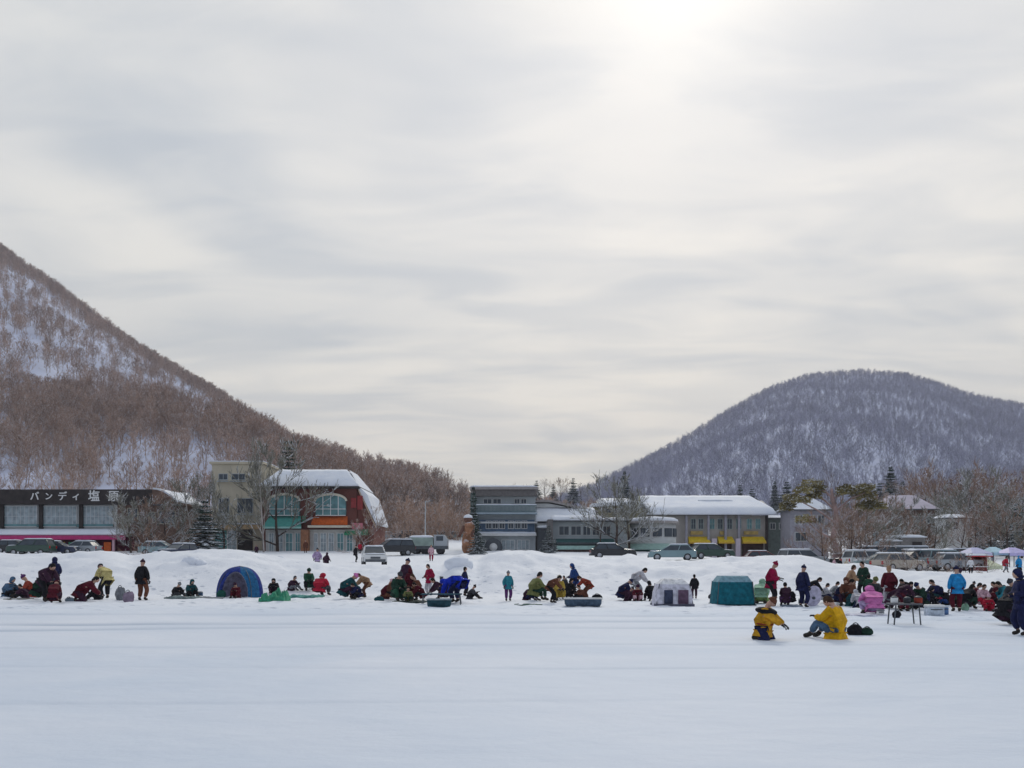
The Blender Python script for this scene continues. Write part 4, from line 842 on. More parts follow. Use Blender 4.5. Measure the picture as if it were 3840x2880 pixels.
car('van', 3392, 90, 178, PS, 'silver van with a white snow roof in front of the stepped shed')
car('sedan', 3480, 92, 0, PN, 'navy car in the back row at right, below the shed')
car('suv', 3560, 90, 184, PB, 'black car in the back row at right, near the lilac tents')
car('sedan', 3195, 84, 150, PB, 'black car partly behind the crooked pine trunk')
car('suv', 3010, 80, 15, PS, 'silver off-roader at the top of the snow bank below the pine')
car('suv', 2968, 86, 160, PB, 'black off-roader with open tailgate look beside the pine')
car('sedan', 2862, 92, 2, PR, 'maroon car with snow on its roof under the right yellow awning')
car('sedan', 2665, 84, 12, PG, 'dark green car in front of the left yellow awning')
car('sedan', 2520, 80, 172, PT, 'teal grey car below the round pavilion')
car('sedan', 2298, 84, 0, PB, 'black car at the right end of the green tarpaulin counter')
car('sedan', 1402, 66, -78, PW, 'white snow topped car facing the ice in the gap of the snow bank')
car('suv', 1472, 92, 205, PB, 'black off-roader standing alone on the snowy road in the gap')
car('sedan', 1462, 176, 0, PS, 'silver car leftmost of the far row below the bare trees')
car('suv', 1513, 176, 180, PB, 'black off-roader second from left in the far row below the trees')
car('sedan', 1566, 180, 0, PN, 'navy car in the middle of the far row below the trees')
car('sedan', 1617, 180, 176, PB, 'black car fourth in the far row below the trees')
car('sedan', 1672, 176, 3, PG, 'dark green car fifth in the far row below the trees')
car('sedan', 1716, 176, 0, PT, 'teal grey car at the right end of the far row')
car('sedan', 62, 98, 2, PB, 'black car farthest left below the magenta edged awning')
car('suv', 118, 92, 180, PG, 'dark green off-roader below the first sign characters')
car('sedan', 215, 94, 5, PN, 'navy car beneath the magenta edged awning')
car('sedan', 300, 96, 176, PS, 'silver car beneath the middle of the awning')
car('sedan', 605, 92, 2, PT, 'teal grey car below the right end of the long shop')
car('sedan', 672, 84, 250, PN, 'navy car seen end on between the long shop and the cream building')
for k, q in list(CARP.items()):
    p = q[0]; _, x, Y, z, rz, pnt, label, group = q[2]
    p.location = (x, Y, z); p.rotation_euler = (0, 0, R(rz)); p['label'] = label; p['group'] = group
    for c in kids(p):
        rc(c, {PB: pnt})
# pale green truck in the gap
def truck():
    Y = 96.0; x0, x1 = X(1535, Y), X(1680, Y); z = H(X(1600, Y), Y); r = thing('flatbed_truck', 'pale green sheeted flatbed truck standing in the gap between brick restaurant and grey building', 'truck', ((x0 + x1) / 2, Y, z))
    b = MB(); b.box(x0, Y - 1, z + 0.9, x1 - 1.5, Y + 1, z + 1.8, 0.1, 0.2); b.build('load_cover', mat('sage_cover', (0.30, 0.38, 0.34), 0.8, 0.3, 1.0, 0.5), r)
    b = MB(); b.box(x0, Y - 0.95, z + 0.55, x1, Y + 0.95, z + 0.89); b.build('chassis', GREYD, r)
    b = MB(); b.prism([(x1 - 1.45, z + 0.9), (x1, z + 0.9), (x1, z + 1.6), (x1 - 0.35, z + 2.1), (x1 - 1.45, z + 2.1)], Y - 0.9, Y + 0.9); cb = b.build('cab', PS, r)
    b = MB(); b.box(x1 - 1.2, Y - 0.92, z + 1.45, x1 - 0.45, Y - 0.902, z + 1.95); b.build('side_window', GLASS, cb)
    snow_cap('load_snow', x0 + 0.1, x1 - 1.6, Y - 0.8, z + 1.8, Y + 0.8, z + 1.8, 0.25, r, 8, 12, 5)
    for x in (x0 + 0.8, x0 + 1.7, x1 - 0.8):
        for s in (-1, 1):
            b = MB(); b.lathe([(0.25, -0.12), (0.42, -0.12), (0.42, 0.12), (0.25, 0.12)], (x, Y + s * 0.82, z + 0.42), 14, 'y'); b.build('wheel', RUB, r)
truck()

# ---------------------------------------------------------------- single trees
TWIG = snow_topped('twig_frost', (0.17, 0.125, 0.10), 0.45, 0.4, 0.8)
TWIG_BR = snow_topped('rusty_twigs', (0.27, 0.175, 0.125), 0.5, 0.4, 0.6); TWIG_F = snow_topped('frosted_twigs', (0.20, 0.19, 0.15), 0.62, 0.35, 0.7)
BIRCH = snow_topped('pale_bark', (0.42, 0.38, 0.35), 0.3, 0.3, 1.0); NEED = snow_topped('dark_needles', (0.030, 0.055, 0.038), 0.08, 0.5, 0.5)
NEED_O = snow_topped('olive_needles', (0.24, 0.20, 0.08), 0.32, 0.5, 0.5); NEED_F = snow_topped('frosted_needles', (0.075, 0.085, 0.06), 0.38, 0.5, 0.6)
def tree_mesh(seed, h, r0=0.22, levels=3, spread=0.9, nb=11, start=0.3, wid=1.0, lean=0.0, min_r=0.02):
    rnd = random.Random(seed); t, c = MB(), MB(); branchy(t, c, rnd, h, r0, levels, spread, nb, start, wid, 7, 0.0, lean, min_r); return t, c
def conifer_mesh(seed, h, w, dense=1.0, irregular=0.28):
    rnd = random.Random(seed); t, c = MB(), MB(); t.tube((0, 0, -0.5), (0, 0, h * 0.97), h * 0.018 + 0.06, 0.02, 7)
    tiers = int(h * 3.4 * dense); 
    for i in range(tiers):
        k = i / tiers; z = h * (0.10 + 0.88 * k); rad = w * (1 - k) ** 0.85 * (1 + rnd.uniform(-irregular, irregular)) + 0.12
        nbr = max(5, int(10 * (1 - k) + 4)); z += rnd.uniform(-0.15, 0.15); a0 = rnd.random() * 6.3
        for j in range(nbr):
            if rnd.random() < 0.12: continue
            a = a0 + j * 6.283 / nbr + rnd.uniform(-0.2, 0.2); ln = rad * rnd.uniform(0.7, 1.12)
            d = Vector((math.cos(a), math.sin(a), -0.28 + 0.5 * k)); p = Vector((0, 0, z)); q = p + d * ln
            c.tube(p, q, 0.03, 0.01, 3, caps=False, smooth=False)
            m = max(3, int(ln * 5))
            for s in range(m):
                f = (s + 0.6) / m; o = p.lerp(q, f); wv = 0.42 * (1 - 0.55 * f) * min(1.0, ln) + 0.10; side = Vector((-d.y, d.x, 0)).normalized()
                for sg in (-1, 1):
                    e = o + side * sg * wv * rnd.uniform(0.8, 1.5) + d * 0.18 + Vector((0, 0, rnd.uniform(-0.20, 0.03)))
                    g = o + d * 0.22; c.add([o, e, g + Vector((0, 0, -0.05))], [(0, 1, 2)])
                    c.add([o + Vector((0, 0, -0.12)), e + Vector((0, 0, -0.16)), o + d * 0.1], [(0, 1, 2)])
    return t, c
TREEP = {}
def tree(kind, px, Y, h, label, cat='tree', rz=None, group=None, name=None, z=None, sx=1.0):
    hp, builder, tm, cm, nm = KINDS[kind]
    x = X(px, Y); z = H(x, Y) if z is None else z
    if kind not in TREEP:
        t, c = builder(); TREEP[kind] = (t.mesh('trunk'), c.mesh('crown'))
        TREEP[kind][0].materials.append(tm); TREEP[kind][1].materials.append(cm)
    r = thing(nm, label, cat, (x, Y, z - 0.15), R(rz if rz is not None else (px * 37) % 360), group, h / hp)
    r.scale = (h / hp * sx, h / hp * sx, h / hp)
    for n_, me in zip(('trunk', 'crown'), TREEP[kind]):
        o = bpy.data.objects.new(n_, me); COL.objects.link(o); o.parent = r
    return r
KINDS = {
 'bare': (10, lambda: tree_mesh(21, 10), BARK, TWIG, 'bare_tree'), 'bare2': (10, lambda: tree_mesh(22, 10, 0.18, 3, 0.7, 12, 0.35, 0.85), BARK, TWIG, 'bare_tree'),
 'rusty': (10, lambda: tree_mesh(23, 10, 0.2, 4, 1.1, 9, 0.18, 1.05, min_r=0.025), BARK, TWIG_BR, 'rusty_tree'), 'rusty2': (8, lambda: tree_mesh(27, 8, 0.2, 4, 1.4, 9, 0.10, 1.2, min_r=0.025), BARK, TWIG_BR, 'rusty_tree'),
 'frost': (10, lambda: tree_mesh(24, 10, 0.22, 4, 1.0, 9, 0.15, 1.0, min_r=0.03), BIRCH, TWIG_F, 'frosted_tree'), 'frost2': (8, lambda: tree_mesh(25, 8, 0.2, 4, 1.5, 9, 0.12, 1.2, min_r=0.03), BARK, TWIG_F, 'frosted_tree'),
 'birch': (10, lambda: tree_mesh(26, 10, 0.15, 3, 0.6, 12, 0.4, 0.7), BIRCH, TWIG, 'birch_tree'), 'shrub': (3, lambda: tree_mesh(28, 3, 0.06, 3, 1.6, 12, 0.03, 1.3, min_r=0.015), BARK, TWIG_BR, 'bare_shrub'),
 'spruce': (12, lambda: conifer_mesh(31, 12, 2.6), BARK, NEED, 'spruce_tree'), 'spruce_f': (12, lambda: conifer_mesh(32, 12, 2.9, 0.8, 0.45), BARK, NEED_F, 'snowy_spruce'),
 'fir': (9, lambda: conifer_mesh(33, 9, 2.2, 0.8, 0.5), BARK, NEED, 'spruce_tree')}
G1 = 'bare trees on the snowy slope behind the car park'
def z_at(x, Y): return H(x, Y)
spots = [(1395, 205), (1425, 190), (1448, 215), (1470, 200), (1492, 222), (1515, 196), (1538, 210), (1560, 225), (1583, 200), (1606, 216), (1628, 195), (1652, 212), (1676, 226), (1700, 204), (1722, 218), (1745, 200), (1372, 190), (1410, 232), (1500, 240), (1590, 240), (1690, 244)]
ordn = ['first', 'second', 'third', 'fourth', 'fifth', 'sixth', 'seventh', 'eighth', 'ninth', 'tenth', 'eleventh', 'twelfth', 'thirteenth', 'fourteenth', 'fifteenth', 'sixteenth', 'seventeenth', 'eighteenth', 'nineteenth', 'twentieth', 'twenty-first', 'twenty-second', 'twenty-third', 'twenty-fourth', 'twenty-fifth', 'twenty-sixth', 'twenty-seventh', 'twenty-eighth']
for i, (px, Y) in enumerate(sorted(spots)):
    tree(('bare', 'bare2', 'birch')[i % 3], px, Y, 9 + (i * 7 % 5) * 0.7, 'bare grey brown tree, %s from the left on the slope behind the car park' % ordn[i], group=G1)
tree('frost', 718, 104, 8.2, 'tall frosted tree in front of the left edge of the cream building', rz=20)
tree('fir', 768, 101, 6.4, 'snow dusted conifer standing left of the cream building', sx=1.3)
tree('frost', 786, 106, 8.2, 'frosted tree rising beside the left corner of the cream building', rz=250, sx=0.55)
tree('frost2', 842, 107, 5.6, 'low frosted bush tree in front of the cream building', rz=80)
tree('frost', 990, 104, 11.5, 'white frosted tree between the cream building and the brick restaurant', rz=140, sx=0.5)
tree('spruce_f', 1082, 128, 16.0, 'dark snow dusted conifer rising behind the roof of the brick restaurant')
tree('frost2', 1040, 108.2, 11.5, 'frosted tree hanging over the left end of the restaurant roof', rz=200, z=2.4, sx=0.8)
tree('rusty2', 545, 103, 5.8, 'rusty bare tree before the brown end wall of the long shop', rz=30)
tree('frost2', 492, 101, 5.6, 'low frosted tree under the end of the sign board', rz=130)
tree('frost2', 620, 104, 5.2, 'pale frosted tree at the right corner of the long shop', rz=60)
tree('shrub', 540, 88, 2.6, 'green brown shrub on the crest of the bank at the left', cat='shrub')
tree('rusty2', 1378, 104, 4.6, 'reddish bare shrub tree at the right foot of the brick restaurant', rz=10)
tree('shrub', 1345, 100, 2.9, 'small red brown bush beside the restaurant corner', cat='shrub')
tree('frost2', 2312, 103, 7.6, 'grey frosted tree spreading in front of the grey cafe', rz=15)
tree('frost2', 2362, 105, 6.8, 'smaller grey frosted tree left of the round pavilion', rz=95)
tree('bare2', 2250, 106, 5.6, 'thin bare tree in front of the cafe windows')
tree('fir', 1775, 109, 8.5, 'narrow dark conifer squeezed against the left side of the grey building', sx=0.45)
tree('fir', 1790, 96, 3.6, 'small dark snowy fir on the bank below the grey building')
tree('fir', 2058, 100, 3.4, 'small dark fir left of the pale green counter')
G2 = 'treeline on the far shore'
for i, (px, Y, h, k) in enumerate([(1860, 300, 9, 'bare'), (1925, 310, 10, 'bare2'), (1970, 290, 9, 'bare'), (2012, 300, 13, 'fir'), (2045, 290, 12, 'bare'), (2075, 300, 11, 'fir'), (2105, 295, 12, 'rusty'), (2150, 280, 13.5, 'fir'), (2180, 290, 10, 'bare'), (2210, 300, 9.5, 'frost')]):
    x = X(px, Y); tree(k, px, Y, h * 0.62, {'bare': 'thin grey bare tree', 'bare2': 'faint leafless tree', 'fir': 'dark conifer', 'rusty': 'rusty bare tree', 'frost': 'frosted tree'}[k] + ', %s from the left on the low far treeline' % ordn[i], group=G2, z=Z(1880, Y) - 0.5)
tree('spruce', 2342, 220, 9.5, 'dark conifer rising behind the gable of the long hall', z=Z(1905, 220), sx=1.1)
tree('spruce', 3340, 200, 12.8, 'tallest dark spruce in front of the rounded hill', z=Z(1905, 200) - 3, sx=1.1)
tree('spruce', 3385, 206, 9.5, 'second spruce, right of the tallest one', z=Z(1905, 206) - 3, sx=1.2)
tree('fir', 3300, 204, 8, 'short spruce left of the tallest one', z=Z(1900, 204) - 2, sx=1.3)
tree('spruce', 2905, 240, 8.5, 'dark conifer standing above the right end of the long hall roof', z=Z(1890, 240) - 2)
tree('fir', 2775, 230, 7.5, 'dark pointed conifer behind the middle of the long hall', z=Z(1890, 230) - 2)
tree('fir', 2820, 236, 6.5, 'dark bushy conifer behind the long hall roof', z=Z(1890, 236) - 2, sx=1.4)
tree('fir', 2700, 232, 6, 'low conifer behind the roof monitor of the long hall', z=Z(1895, 232) - 2, sx=1.1)
tree('fir', 2950, 236, 8.5, 'broad conifer half hidden by the crooked pine', z=Z(1890, 236) - 2, sx=1.4)
G3 = 'mixed trees behind the right car park'
right = [(3450, 180, 13, 'rusty'), (3480, 170, 15, 'rusty'), (3515, 165, 15, 'rusty2'), (3548, 175, 14, 'rusty'), (3600, 168, 15.5, 'spruce_f'), (3640, 158, 14, 'rusty'), (3560, 140, 9.5, 'frost2'), (3530, 150, 11, 'fir'), (3465, 160, 11, 'spruce'), (3710, 145, 11, 'spruce'), (3585, 128, 8, 'frost'), (3690, 138, 10, 'spruce_f'), (3755, 132, 10.5, 'frost'), (3815, 128, 9.5, 'fir'), (3625, 145, 13, 'frost2'), (3668, 165, 14, 'bare'), (3700, 150, 14, 'rusty2'), (3735, 160, 15, 'bare'), (3770, 145, 13.5, 'rusty'), (3800, 155, 15, 'spruce_f'), (3835, 140, 13, 'rusty2'), (3880, 150, 14, 'bare2'), (3660, 120, 7.5, 'rusty2'), (3720, 122, 8, 'frost2'), (3780, 118, 7.5, 'rusty2'), (3830, 120, 8, 'frost2'), (3600, 118, 6.5, 'rusty')]
right.sort()
for i, (px, Y, h, k) in enumerate(right):
    tree(k, px, Y, h * 0.86, {'rusty': 'rust coloured bare tree', 'rusty2': 'spreading rust brown tree', 'spruce_f': 'snow laden conifer', 'fir': 'dark conifer', 'spruce': 'dark green pointed spruce', 'frost': 'pale barked frosted tree', 'frost2': 'frosted grey tree', 'bare': 'brown bare tree', 'bare2': 'slim bare tree'}[k] + ', %s from the left in the wood at right' % ordn[i], group=G3)
for i, (px, Y, h, k) in enumerate([(3180, 98, 6.5, 'rusty2'), (3215, 96, 5.8, 'frost2'), (3150, 95, 5.5, 'rusty2'), (3275, 104, 5.5, 'frost2'), (3350, 112, 6.3, 'frost2'), (3430, 114, 5.8, 'rusty2'), (3500, 112, 5.5, 'frost2'), (3240, 108, 7, 'rusty2'), (3310, 110, 6.5, 'rusty2'), (3395, 118, 7, 'frost2')]):
    tree(k, px, Y, h, {'rusty2': 'purplish brown bush tree', 'frost2': 'grey frosted bush tree'}[k] + ', %s of the thicket between pine and shed' % ('left inner', 'second', 'leftmost', 'fourth', 'fifth', 'seventh', 'rightmost', 'third tall', 'middle tall', 'sixth')[i], group='thicket behind the parked cars')
for i, (px, Y, h) in enumerate([(3225, 68, 1.5), (3335, 66, 1.2), (3405, 67, 1.5), (3455, 66, 1.3), (3520, 67, 1.4), (3575, 66, 1.1), (3620, 68, 1.4), (3700, 67, 1.2)]):
    tree('shrub', px, Y, h, 'low twiggy bush on the bank crest before the right parking, %s from the left' % ordn[i], cat='shrub', group='bushes before the parked cars')
tree('birch', 3116, 93, 9.8, 'pale birch trunk rising between the two halves of the pine crown', sx=0.45)
tree('rusty2', 3088, 80, 4.2, 'low purplish brown tree left of the pine trunk')
tree('rusty2', 3196, 80, 4.8, 'low purplish brown tree right of the pine trunk', rz=77)
tree('rusty2', 3232, 82, 4.4, 'spreading brown bush tree left of the pale lamp post', rz=190)
# the crooked pine with flat olive foliage pads
def crooked_pine():
    Y = 90.0; rnd = random.Random(5); r = thing('crooked_pine', 'crooked old pine with flat olive foliage pads and pinkish trunk above the crowd', 'tree', (X(3128, Y), Y, H(X(3128, Y), Y) - 0.2))
    P = lambda px, py, dy=0: Vector((X(px, Y), Y + dy, Z(py, Y)))
    t = MB(); path = [P(3128, 2115), P(3140, 2070), P(3122, 2020), P(3138, 1965), P(3135, 1915), P(3122, 1870), P(3118, 1832)]; rr = [0.42, 0.36, 0.30, 0.27, 0.24, 0.2, 0.12]
    for i in range(6): t.tube(path[i], path[i + 1], rr[i], rr[i + 1], 9, caps=False)
    limbs = []
    for a, end, dy in ((3, (2985, 1880), -1), (4, (3040, 1835), 1), (4, (3230, 1850), -1.2), (5, (3068, 1838), 0.5), (5, (3190, 1835), 0.8), (3, (3250, 1905), 0.6), (2, (3010, 1950), -0.8), (5, (3165, 1850), -0.4)):
        e = P(end[0], end[1], dy); s_ = path[a]; mid = s_.lerp(e, 0.5) + Vector((0, 0, rnd.uniform(-0.3, 0.5)))
        t.tube(s_, mid, rr[a] * 0.5, 0.09, 6, caps=False); t.tube(mid, e, 0.09, 0.04, 5, caps=False); limbs += [(mid, e)]
    t.build('trunk', snow_topped('pinkish_bark', (0.36, 0.25, 0.23), 0.3, 0.35, 1.0), r)
    c = MB()
    def pad(o, w_, hgt, n):
        for _ in range(n):
            a = rnd.random() * 6.28; q = math.sqrt(rnd.random()); p = o + Vector((math.cos(a) * w_ * q, math.sin(a) * w_ * q, rnd.uniform(-0.5, 0.5) * hgt + (1 - q) * hgt * 0.4))
            for _k in range(3):
                d = Vector((rnd.uniform(-1, 1), rnd.uniform(-1, 1), rnd.uniform(-0.2, 0.9))).normalized() * rnd.uniform(0.18, 0.34); e = Vector((rnd.uniform(-1, 1), rnd.uniform(-1, 1), rnd.uniform(-0.6, 0.6))).normalized() * 0.09
                c.add([p - e, p + e, p + d], [(0, 1, 2)])
    for mid, e in limbs:
        pad(e, 1.0, 0.6, 170); pad(mid.lerp(e, 0.7) + Vector((0, 0, 0.2)), 0.7, 0.45, 80)
    for px, py, w_ in ((2955, 1905, 0.8), (3300, 1900, 0.8), (3060, 1862, 0.8), (2975, 1868, 0.9), (3010, 1845, 1.1), (3045, 1815, 1.2), (3205, 1840, 1.1), (3240, 1868, 1.2), (3275, 1890, 0.9), (2965, 1895, 0.8), (3250, 1830, 1.0)): pad(P(px, py, rnd.uniform(-1, 1)), w_, 0.6, 160)
    c.build('crown', NEED_O, r)
crooked_pine()
# ---------------------------------------------------------------- people
SKIN = mat('skin', (0.50, 0.30, 0.22), 0.6, 0.08, 8); EYE = mat('eye_dark', (0.02, 0.015, 0.012), 0.3, 0.1); HAIR = mat('black_hair', (0.015, 0.012, 0.011), 0.6, 0.3, 20)
def cloth(n, c): return mat(n, c, 0.85, 0.32, 7.0, 1.0, spec=0.2)
J0 = cloth('jacket_cloth', (0.3, 0.3, 0.3)); T0 = cloth('trouser_cloth', (0.1, 0.1, 0.1)); H0 = cloth('hat_cloth', (0.1, 0.1, 0.12)); G0 = cloth('glove_cloth', (0.03, 0.03, 0.035)); B0 = cloth('boot_rubber', (0.04, 0.035, 0.03))
PAL = dict(black=(0.012, 0.012, 0.016), darkgrey=(0.05, 0.052, 0.06), grey=(0.20, 0.21, 0.23), lightgrey=(0.48, 0.47, 0.50), navy=(0.014, 0.018, 0.065), blue=(0.02, 0.06, 0.20), royal=(0.008, 0.03, 0.42), cobalt=(0.02, 0.25, 0.55),
           steel=(0.07, 0.13, 0.21), teal=(0.03, 0.22, 0.28), darkteal=(0.012, 0.07, 0.08), green=(0.02, 0.08, 0.045), darkgreen=(0.012, 0.04, 0.026), olive=(0.16, 0.17, 0.06), lime=(0.28, 0.40, 0.14), mint=(0.25, 0.42, 0.30),
           yellow=(0.66, 0.36, 0.008), amber=(0.58, 0.30, 0.02), paleyellow=(0.55, 0.47, 0.20), mustard=(0.40, 0.28, 0.05), orange=(0.50, 0.09, 0.02), brown=(0.13, 0.05, 0.03), tan=(0.36, 0.22, 0.13), maroon=(0.09, 0.008, 0.018), wine=(0.27, 0.006, 0.045), red=(0.42, 0.015, 0.04), brick=(0.30, 0.05, 0.03),
           pink=(0.60, 0.18, 0.42), palepink=(0.62, 0.40, 0.45), purple=(0.10, 0.03, 0.13), plum=(0.045, 0.016, 0.035), lilac=(0.40, 0.30, 0.48), white=(0.72, 0.72, 0.74), cream=(0.60, 0.52, 0.38), hair=(0.015, 0.012, 0.011), brownhair=(0.06, 0.03, 0.018))
CL = {}
def cm(c):
    if c not in CL: CL[c] = cloth('cloth_' + c, PAL[c])
    return CL[c]
def ik(a, t, l1, l2, pole):
    a = Vector(a); t = Vector(t); d = t - a; D = min(d.length, (l1 + l2) * 0.995); dn = d.normalized(); t = a + dn * D
    x = (l1 * l1 - l2 * l2 + D * D) / (2 * D); h = math.sqrt(max(0, l1 * l1 - x * x)); p = Vector(pole); p = p - dn * p.dot(dn)
    p = p.normalized() if p.length > 1e-5 else Vector((0, -1, 0)); return a + dn * x + p * h, t
def skeleton(pel, lean, feet, hands, head=10, kpole=(0, -1, 0.2), epole=(0, 0.6, -0.8), fat=1.0, curve=0.5, kp=None):
    """joint positions in metres; the figure faces -y"""
    S = {}; p = Vector(pel); l1 = R(lean * (1 - curve * 0.5)); l2 = R(lean * (1 + curve * 0.5)); l3 = R(lean * 0.6 - 0 + head)
    S['pelvis'] = p; S['belly'] = p + Vector((0, -math.sin(l1), math.cos(l1))) * 0.20; S['chest'] = S['belly'] + Vector((0, -math.sin(l2), math.cos(l2))) * 0.22
    up = Vector((0, -math.sin(l2), math.cos(l2))); S['neck'] = S['chest'] + up * 0.14; hd = Vector((0, -math.sin(l3), math.cos(l3))); S['jaw'] = S['neck'] + hd * 0.065; S['skull'] = S['neck'] + hd * 0.165; S['hd'] = hd
    for s, n in ((1, 'L'), (-1, 'R')):
        S['sh' + n] = S['chest'] + up * 0.045 + Vector((s * 0.165, 0, 0)); h = hands[0 if s > 0 else 1]
        S['el' + n], S['wr' + n] = ik(S['sh' + n], (h[0], h[1], h[2]), 0.29, 0.26, (s * 0.55, epole[1], epole[2]))
        S['hip' + n] = p + Vector((s * 0.095, 0, -0.05)); f = feet[0 if s > 0 else 1]
        kq = kp or kpole
        S['kn' + n], S['an' + n] = ik(S['hip' + n], f[:3], 0.43, 0.41, (s * 0.25 + kq[0], kq[1], kq[2]))
        S['toe' + n] = S['an' + n] + Vector(f[3] if len(f) > 3 else (s * 0.03, -0.17, -0.035))
    return S
def F2(x, y, z=0.08, toe=None): 
    return [(x, y, z) + ((toe,) if toe else ()), (-x, y, z) + ((toe,) if toe else ())]
def F4(a, b): return [(a[0], a[1], 0.08), (b[0], b[1], 0.08)]
def Hn(x, y, z): return [(x, y, z), (-x, y, z)]
POSES = {
 'stand': skeleton((0, 0, 0.90), 3, F4((0.11, 0.02), (-0.11, -0.03)), [(0.27, -0.04, 0.84), (-0.26, -0.10, 0.86)]),
 'hold': skeleton((0, 0, 0.90), 7, F4((0.12, 0.04), (-0.11, -0.05)), [(0.12, -0.32, 1.08), (-0.10, -0.34, 1.02)], 25),
 'walk': skeleton((0, 0, 0.87), 8, F4((0.10, -0.30), (-0.10, 0.30)), [(0.27, 0.14, 0.88), (-0.27, -0.24, 0.92)]),
 'lean': skeleton((0, 0.10, 0.84), 42, F4((0.14, 0.05), (-0.13, -0.10)), [(0.15, -0.62, 0.72), (-0.12, -0.60, 0.66)], 35),
 'bow': skeleton((0, 0.22, 0.82), 84, F4((0.15, 0.08), (-0.15, 0.0)), [(0.16, -0.42, 0.34), (-0.14, -0.46, 0.28)], 45, curve=0.35),
 'squat': skeleton((0, 0.12, 0.36), 34, F4((0.17, -0.16), (-0.16, -0.20)), [(0.14, -0.52, 0.40), (-0.08, -0.50, 0.34)], 30, kpole=(0, -0.8, 0.9)),
 'stool': skeleton((0, 0.10, 0.40), 18, F4((0.15, -0.38), (-0.15, -0.34)), [(0.10, -0.42, 0.58), (-0.08, -0.44, 0.54)], 32, kpole=(0, -0.5, 1)),
 'ground': skeleton((0, 0.10, 0.16), 20, F4((0.14, -0.56), (-0.15, -0.50)), [(0.12, -0.42, 0.46), (-0.12, -0.40, 0.44)], 25, kpole=(0, -0.3, 1)),
 'kneel': skeleton((0, 0.18, 0.34), 40, F2(0.13, 0.36, 0.08, (0, 0.10, -0.03)), [(0.13, -0.46, 0.30), (-0.12, -0.48, 0.24)], 25, kp=(0, -1, -0.3)),
 'crawl': skeleton((0, 0.30, 0.46), 78, F2(0.14, 0.42, 0.08, (0, 0.10, -0.03)), [(0.19, -0.34, 0.10), (-0.18, -0.38, 0.10)], 40, kp=(0, -1, -0.2), curve=0.3),
 'crouch': skeleton((0, 0.12, 0.30), 8, F2(0.12, 0.26, 0.08, (0, 0.12, -0.03)), [(0.10, -0.42, 0.34), (-0.06, -0.38, 0.36)], 40, kp=(0, -1, 0.15)),
 'sidesit': skeleton((0, 0.12, 0.20), 4, F4((0.10, -0.46), (-0.16, -0.40)), [(0.10, -0.34, 0.50), (-0.12, -0.32, 0.48)], 60, kpole=(0, -0.4, 1)),
 'reach': skeleton((0, 0.05, 0.88), 18, F4((0.12, 0.10), (-0.12, -0.15)), [(0.16, -0.56, 0.95), (-0.24, -0.20, 0.84)], 20),
}
TEMP = []
def skin_part(key, pts, edges, rad, sub=1):
    me = bpy.data.meshes.new('t'); me.from_pydata([tuple(p) for p in pts], edges, []); o = bpy.data.objects.new('t', me); COL.objects.link(o)
    md = o.modifiers.new('s', 'SKIN'); md.use_smooth_shade = True; sv = me.skin_vertices[0].data
    for i, r_ in enumerate(rad): sv[i].radius = r_ if isinstance(r_, tuple) else (r_, r_); sv[i].use_root = (i == 0)
    ss = o.modifiers.new('u', 'SUBSURF'); ss.levels = sub; ss.render_levels = sub
    TEMP.append((key, o))
def hand_pts(S, n):
    """palm and five bent fingers from the wrist along the forearm"""
    w_ = S['wr' + n]; e = S['el' + n]; d = (w_ - e).normalized(); s = 1 if n == 'L' else -1
    up = Vector((0, 0, 1)); side = d.cross(up); side = side.normalized() if side.length > 0.1 else Vector((1, 0, 0)); nrm = side.cross(d).normalized()
    chains = [([w_ - d * 0.03, w_ + d * 0.045, w_ + d * 0.085], [0.030, (0.040, 0.022), (0.042, 0.020)])]
    for k, (off, ln) in enumerate(((-0.033, 0.072), (-0.011, 0.082), (0.011, 0.078), (0.032, 0.062))):
        b = w_ + d * 0.080 + side * off; chains.append(([b, b + d * ln * 0.45 - nrm * 0.006, b + d * ln * 0.75 - nrm * 0.026, b + d * ln * 0.85 - nrm * 0.045], [0.011, 0.010, 0.0095, 0.008]))
    b = w_ + d * 0.03 - side * 0.035 * s; chains.append(([b, b - side * 0.03 * s + d * 0.02 - nrm * 0.01, b - side * 0.038 * s + d * 0.05 - nrm * 0.028], [0.013, 0.0115, 0.009]))
    return chains
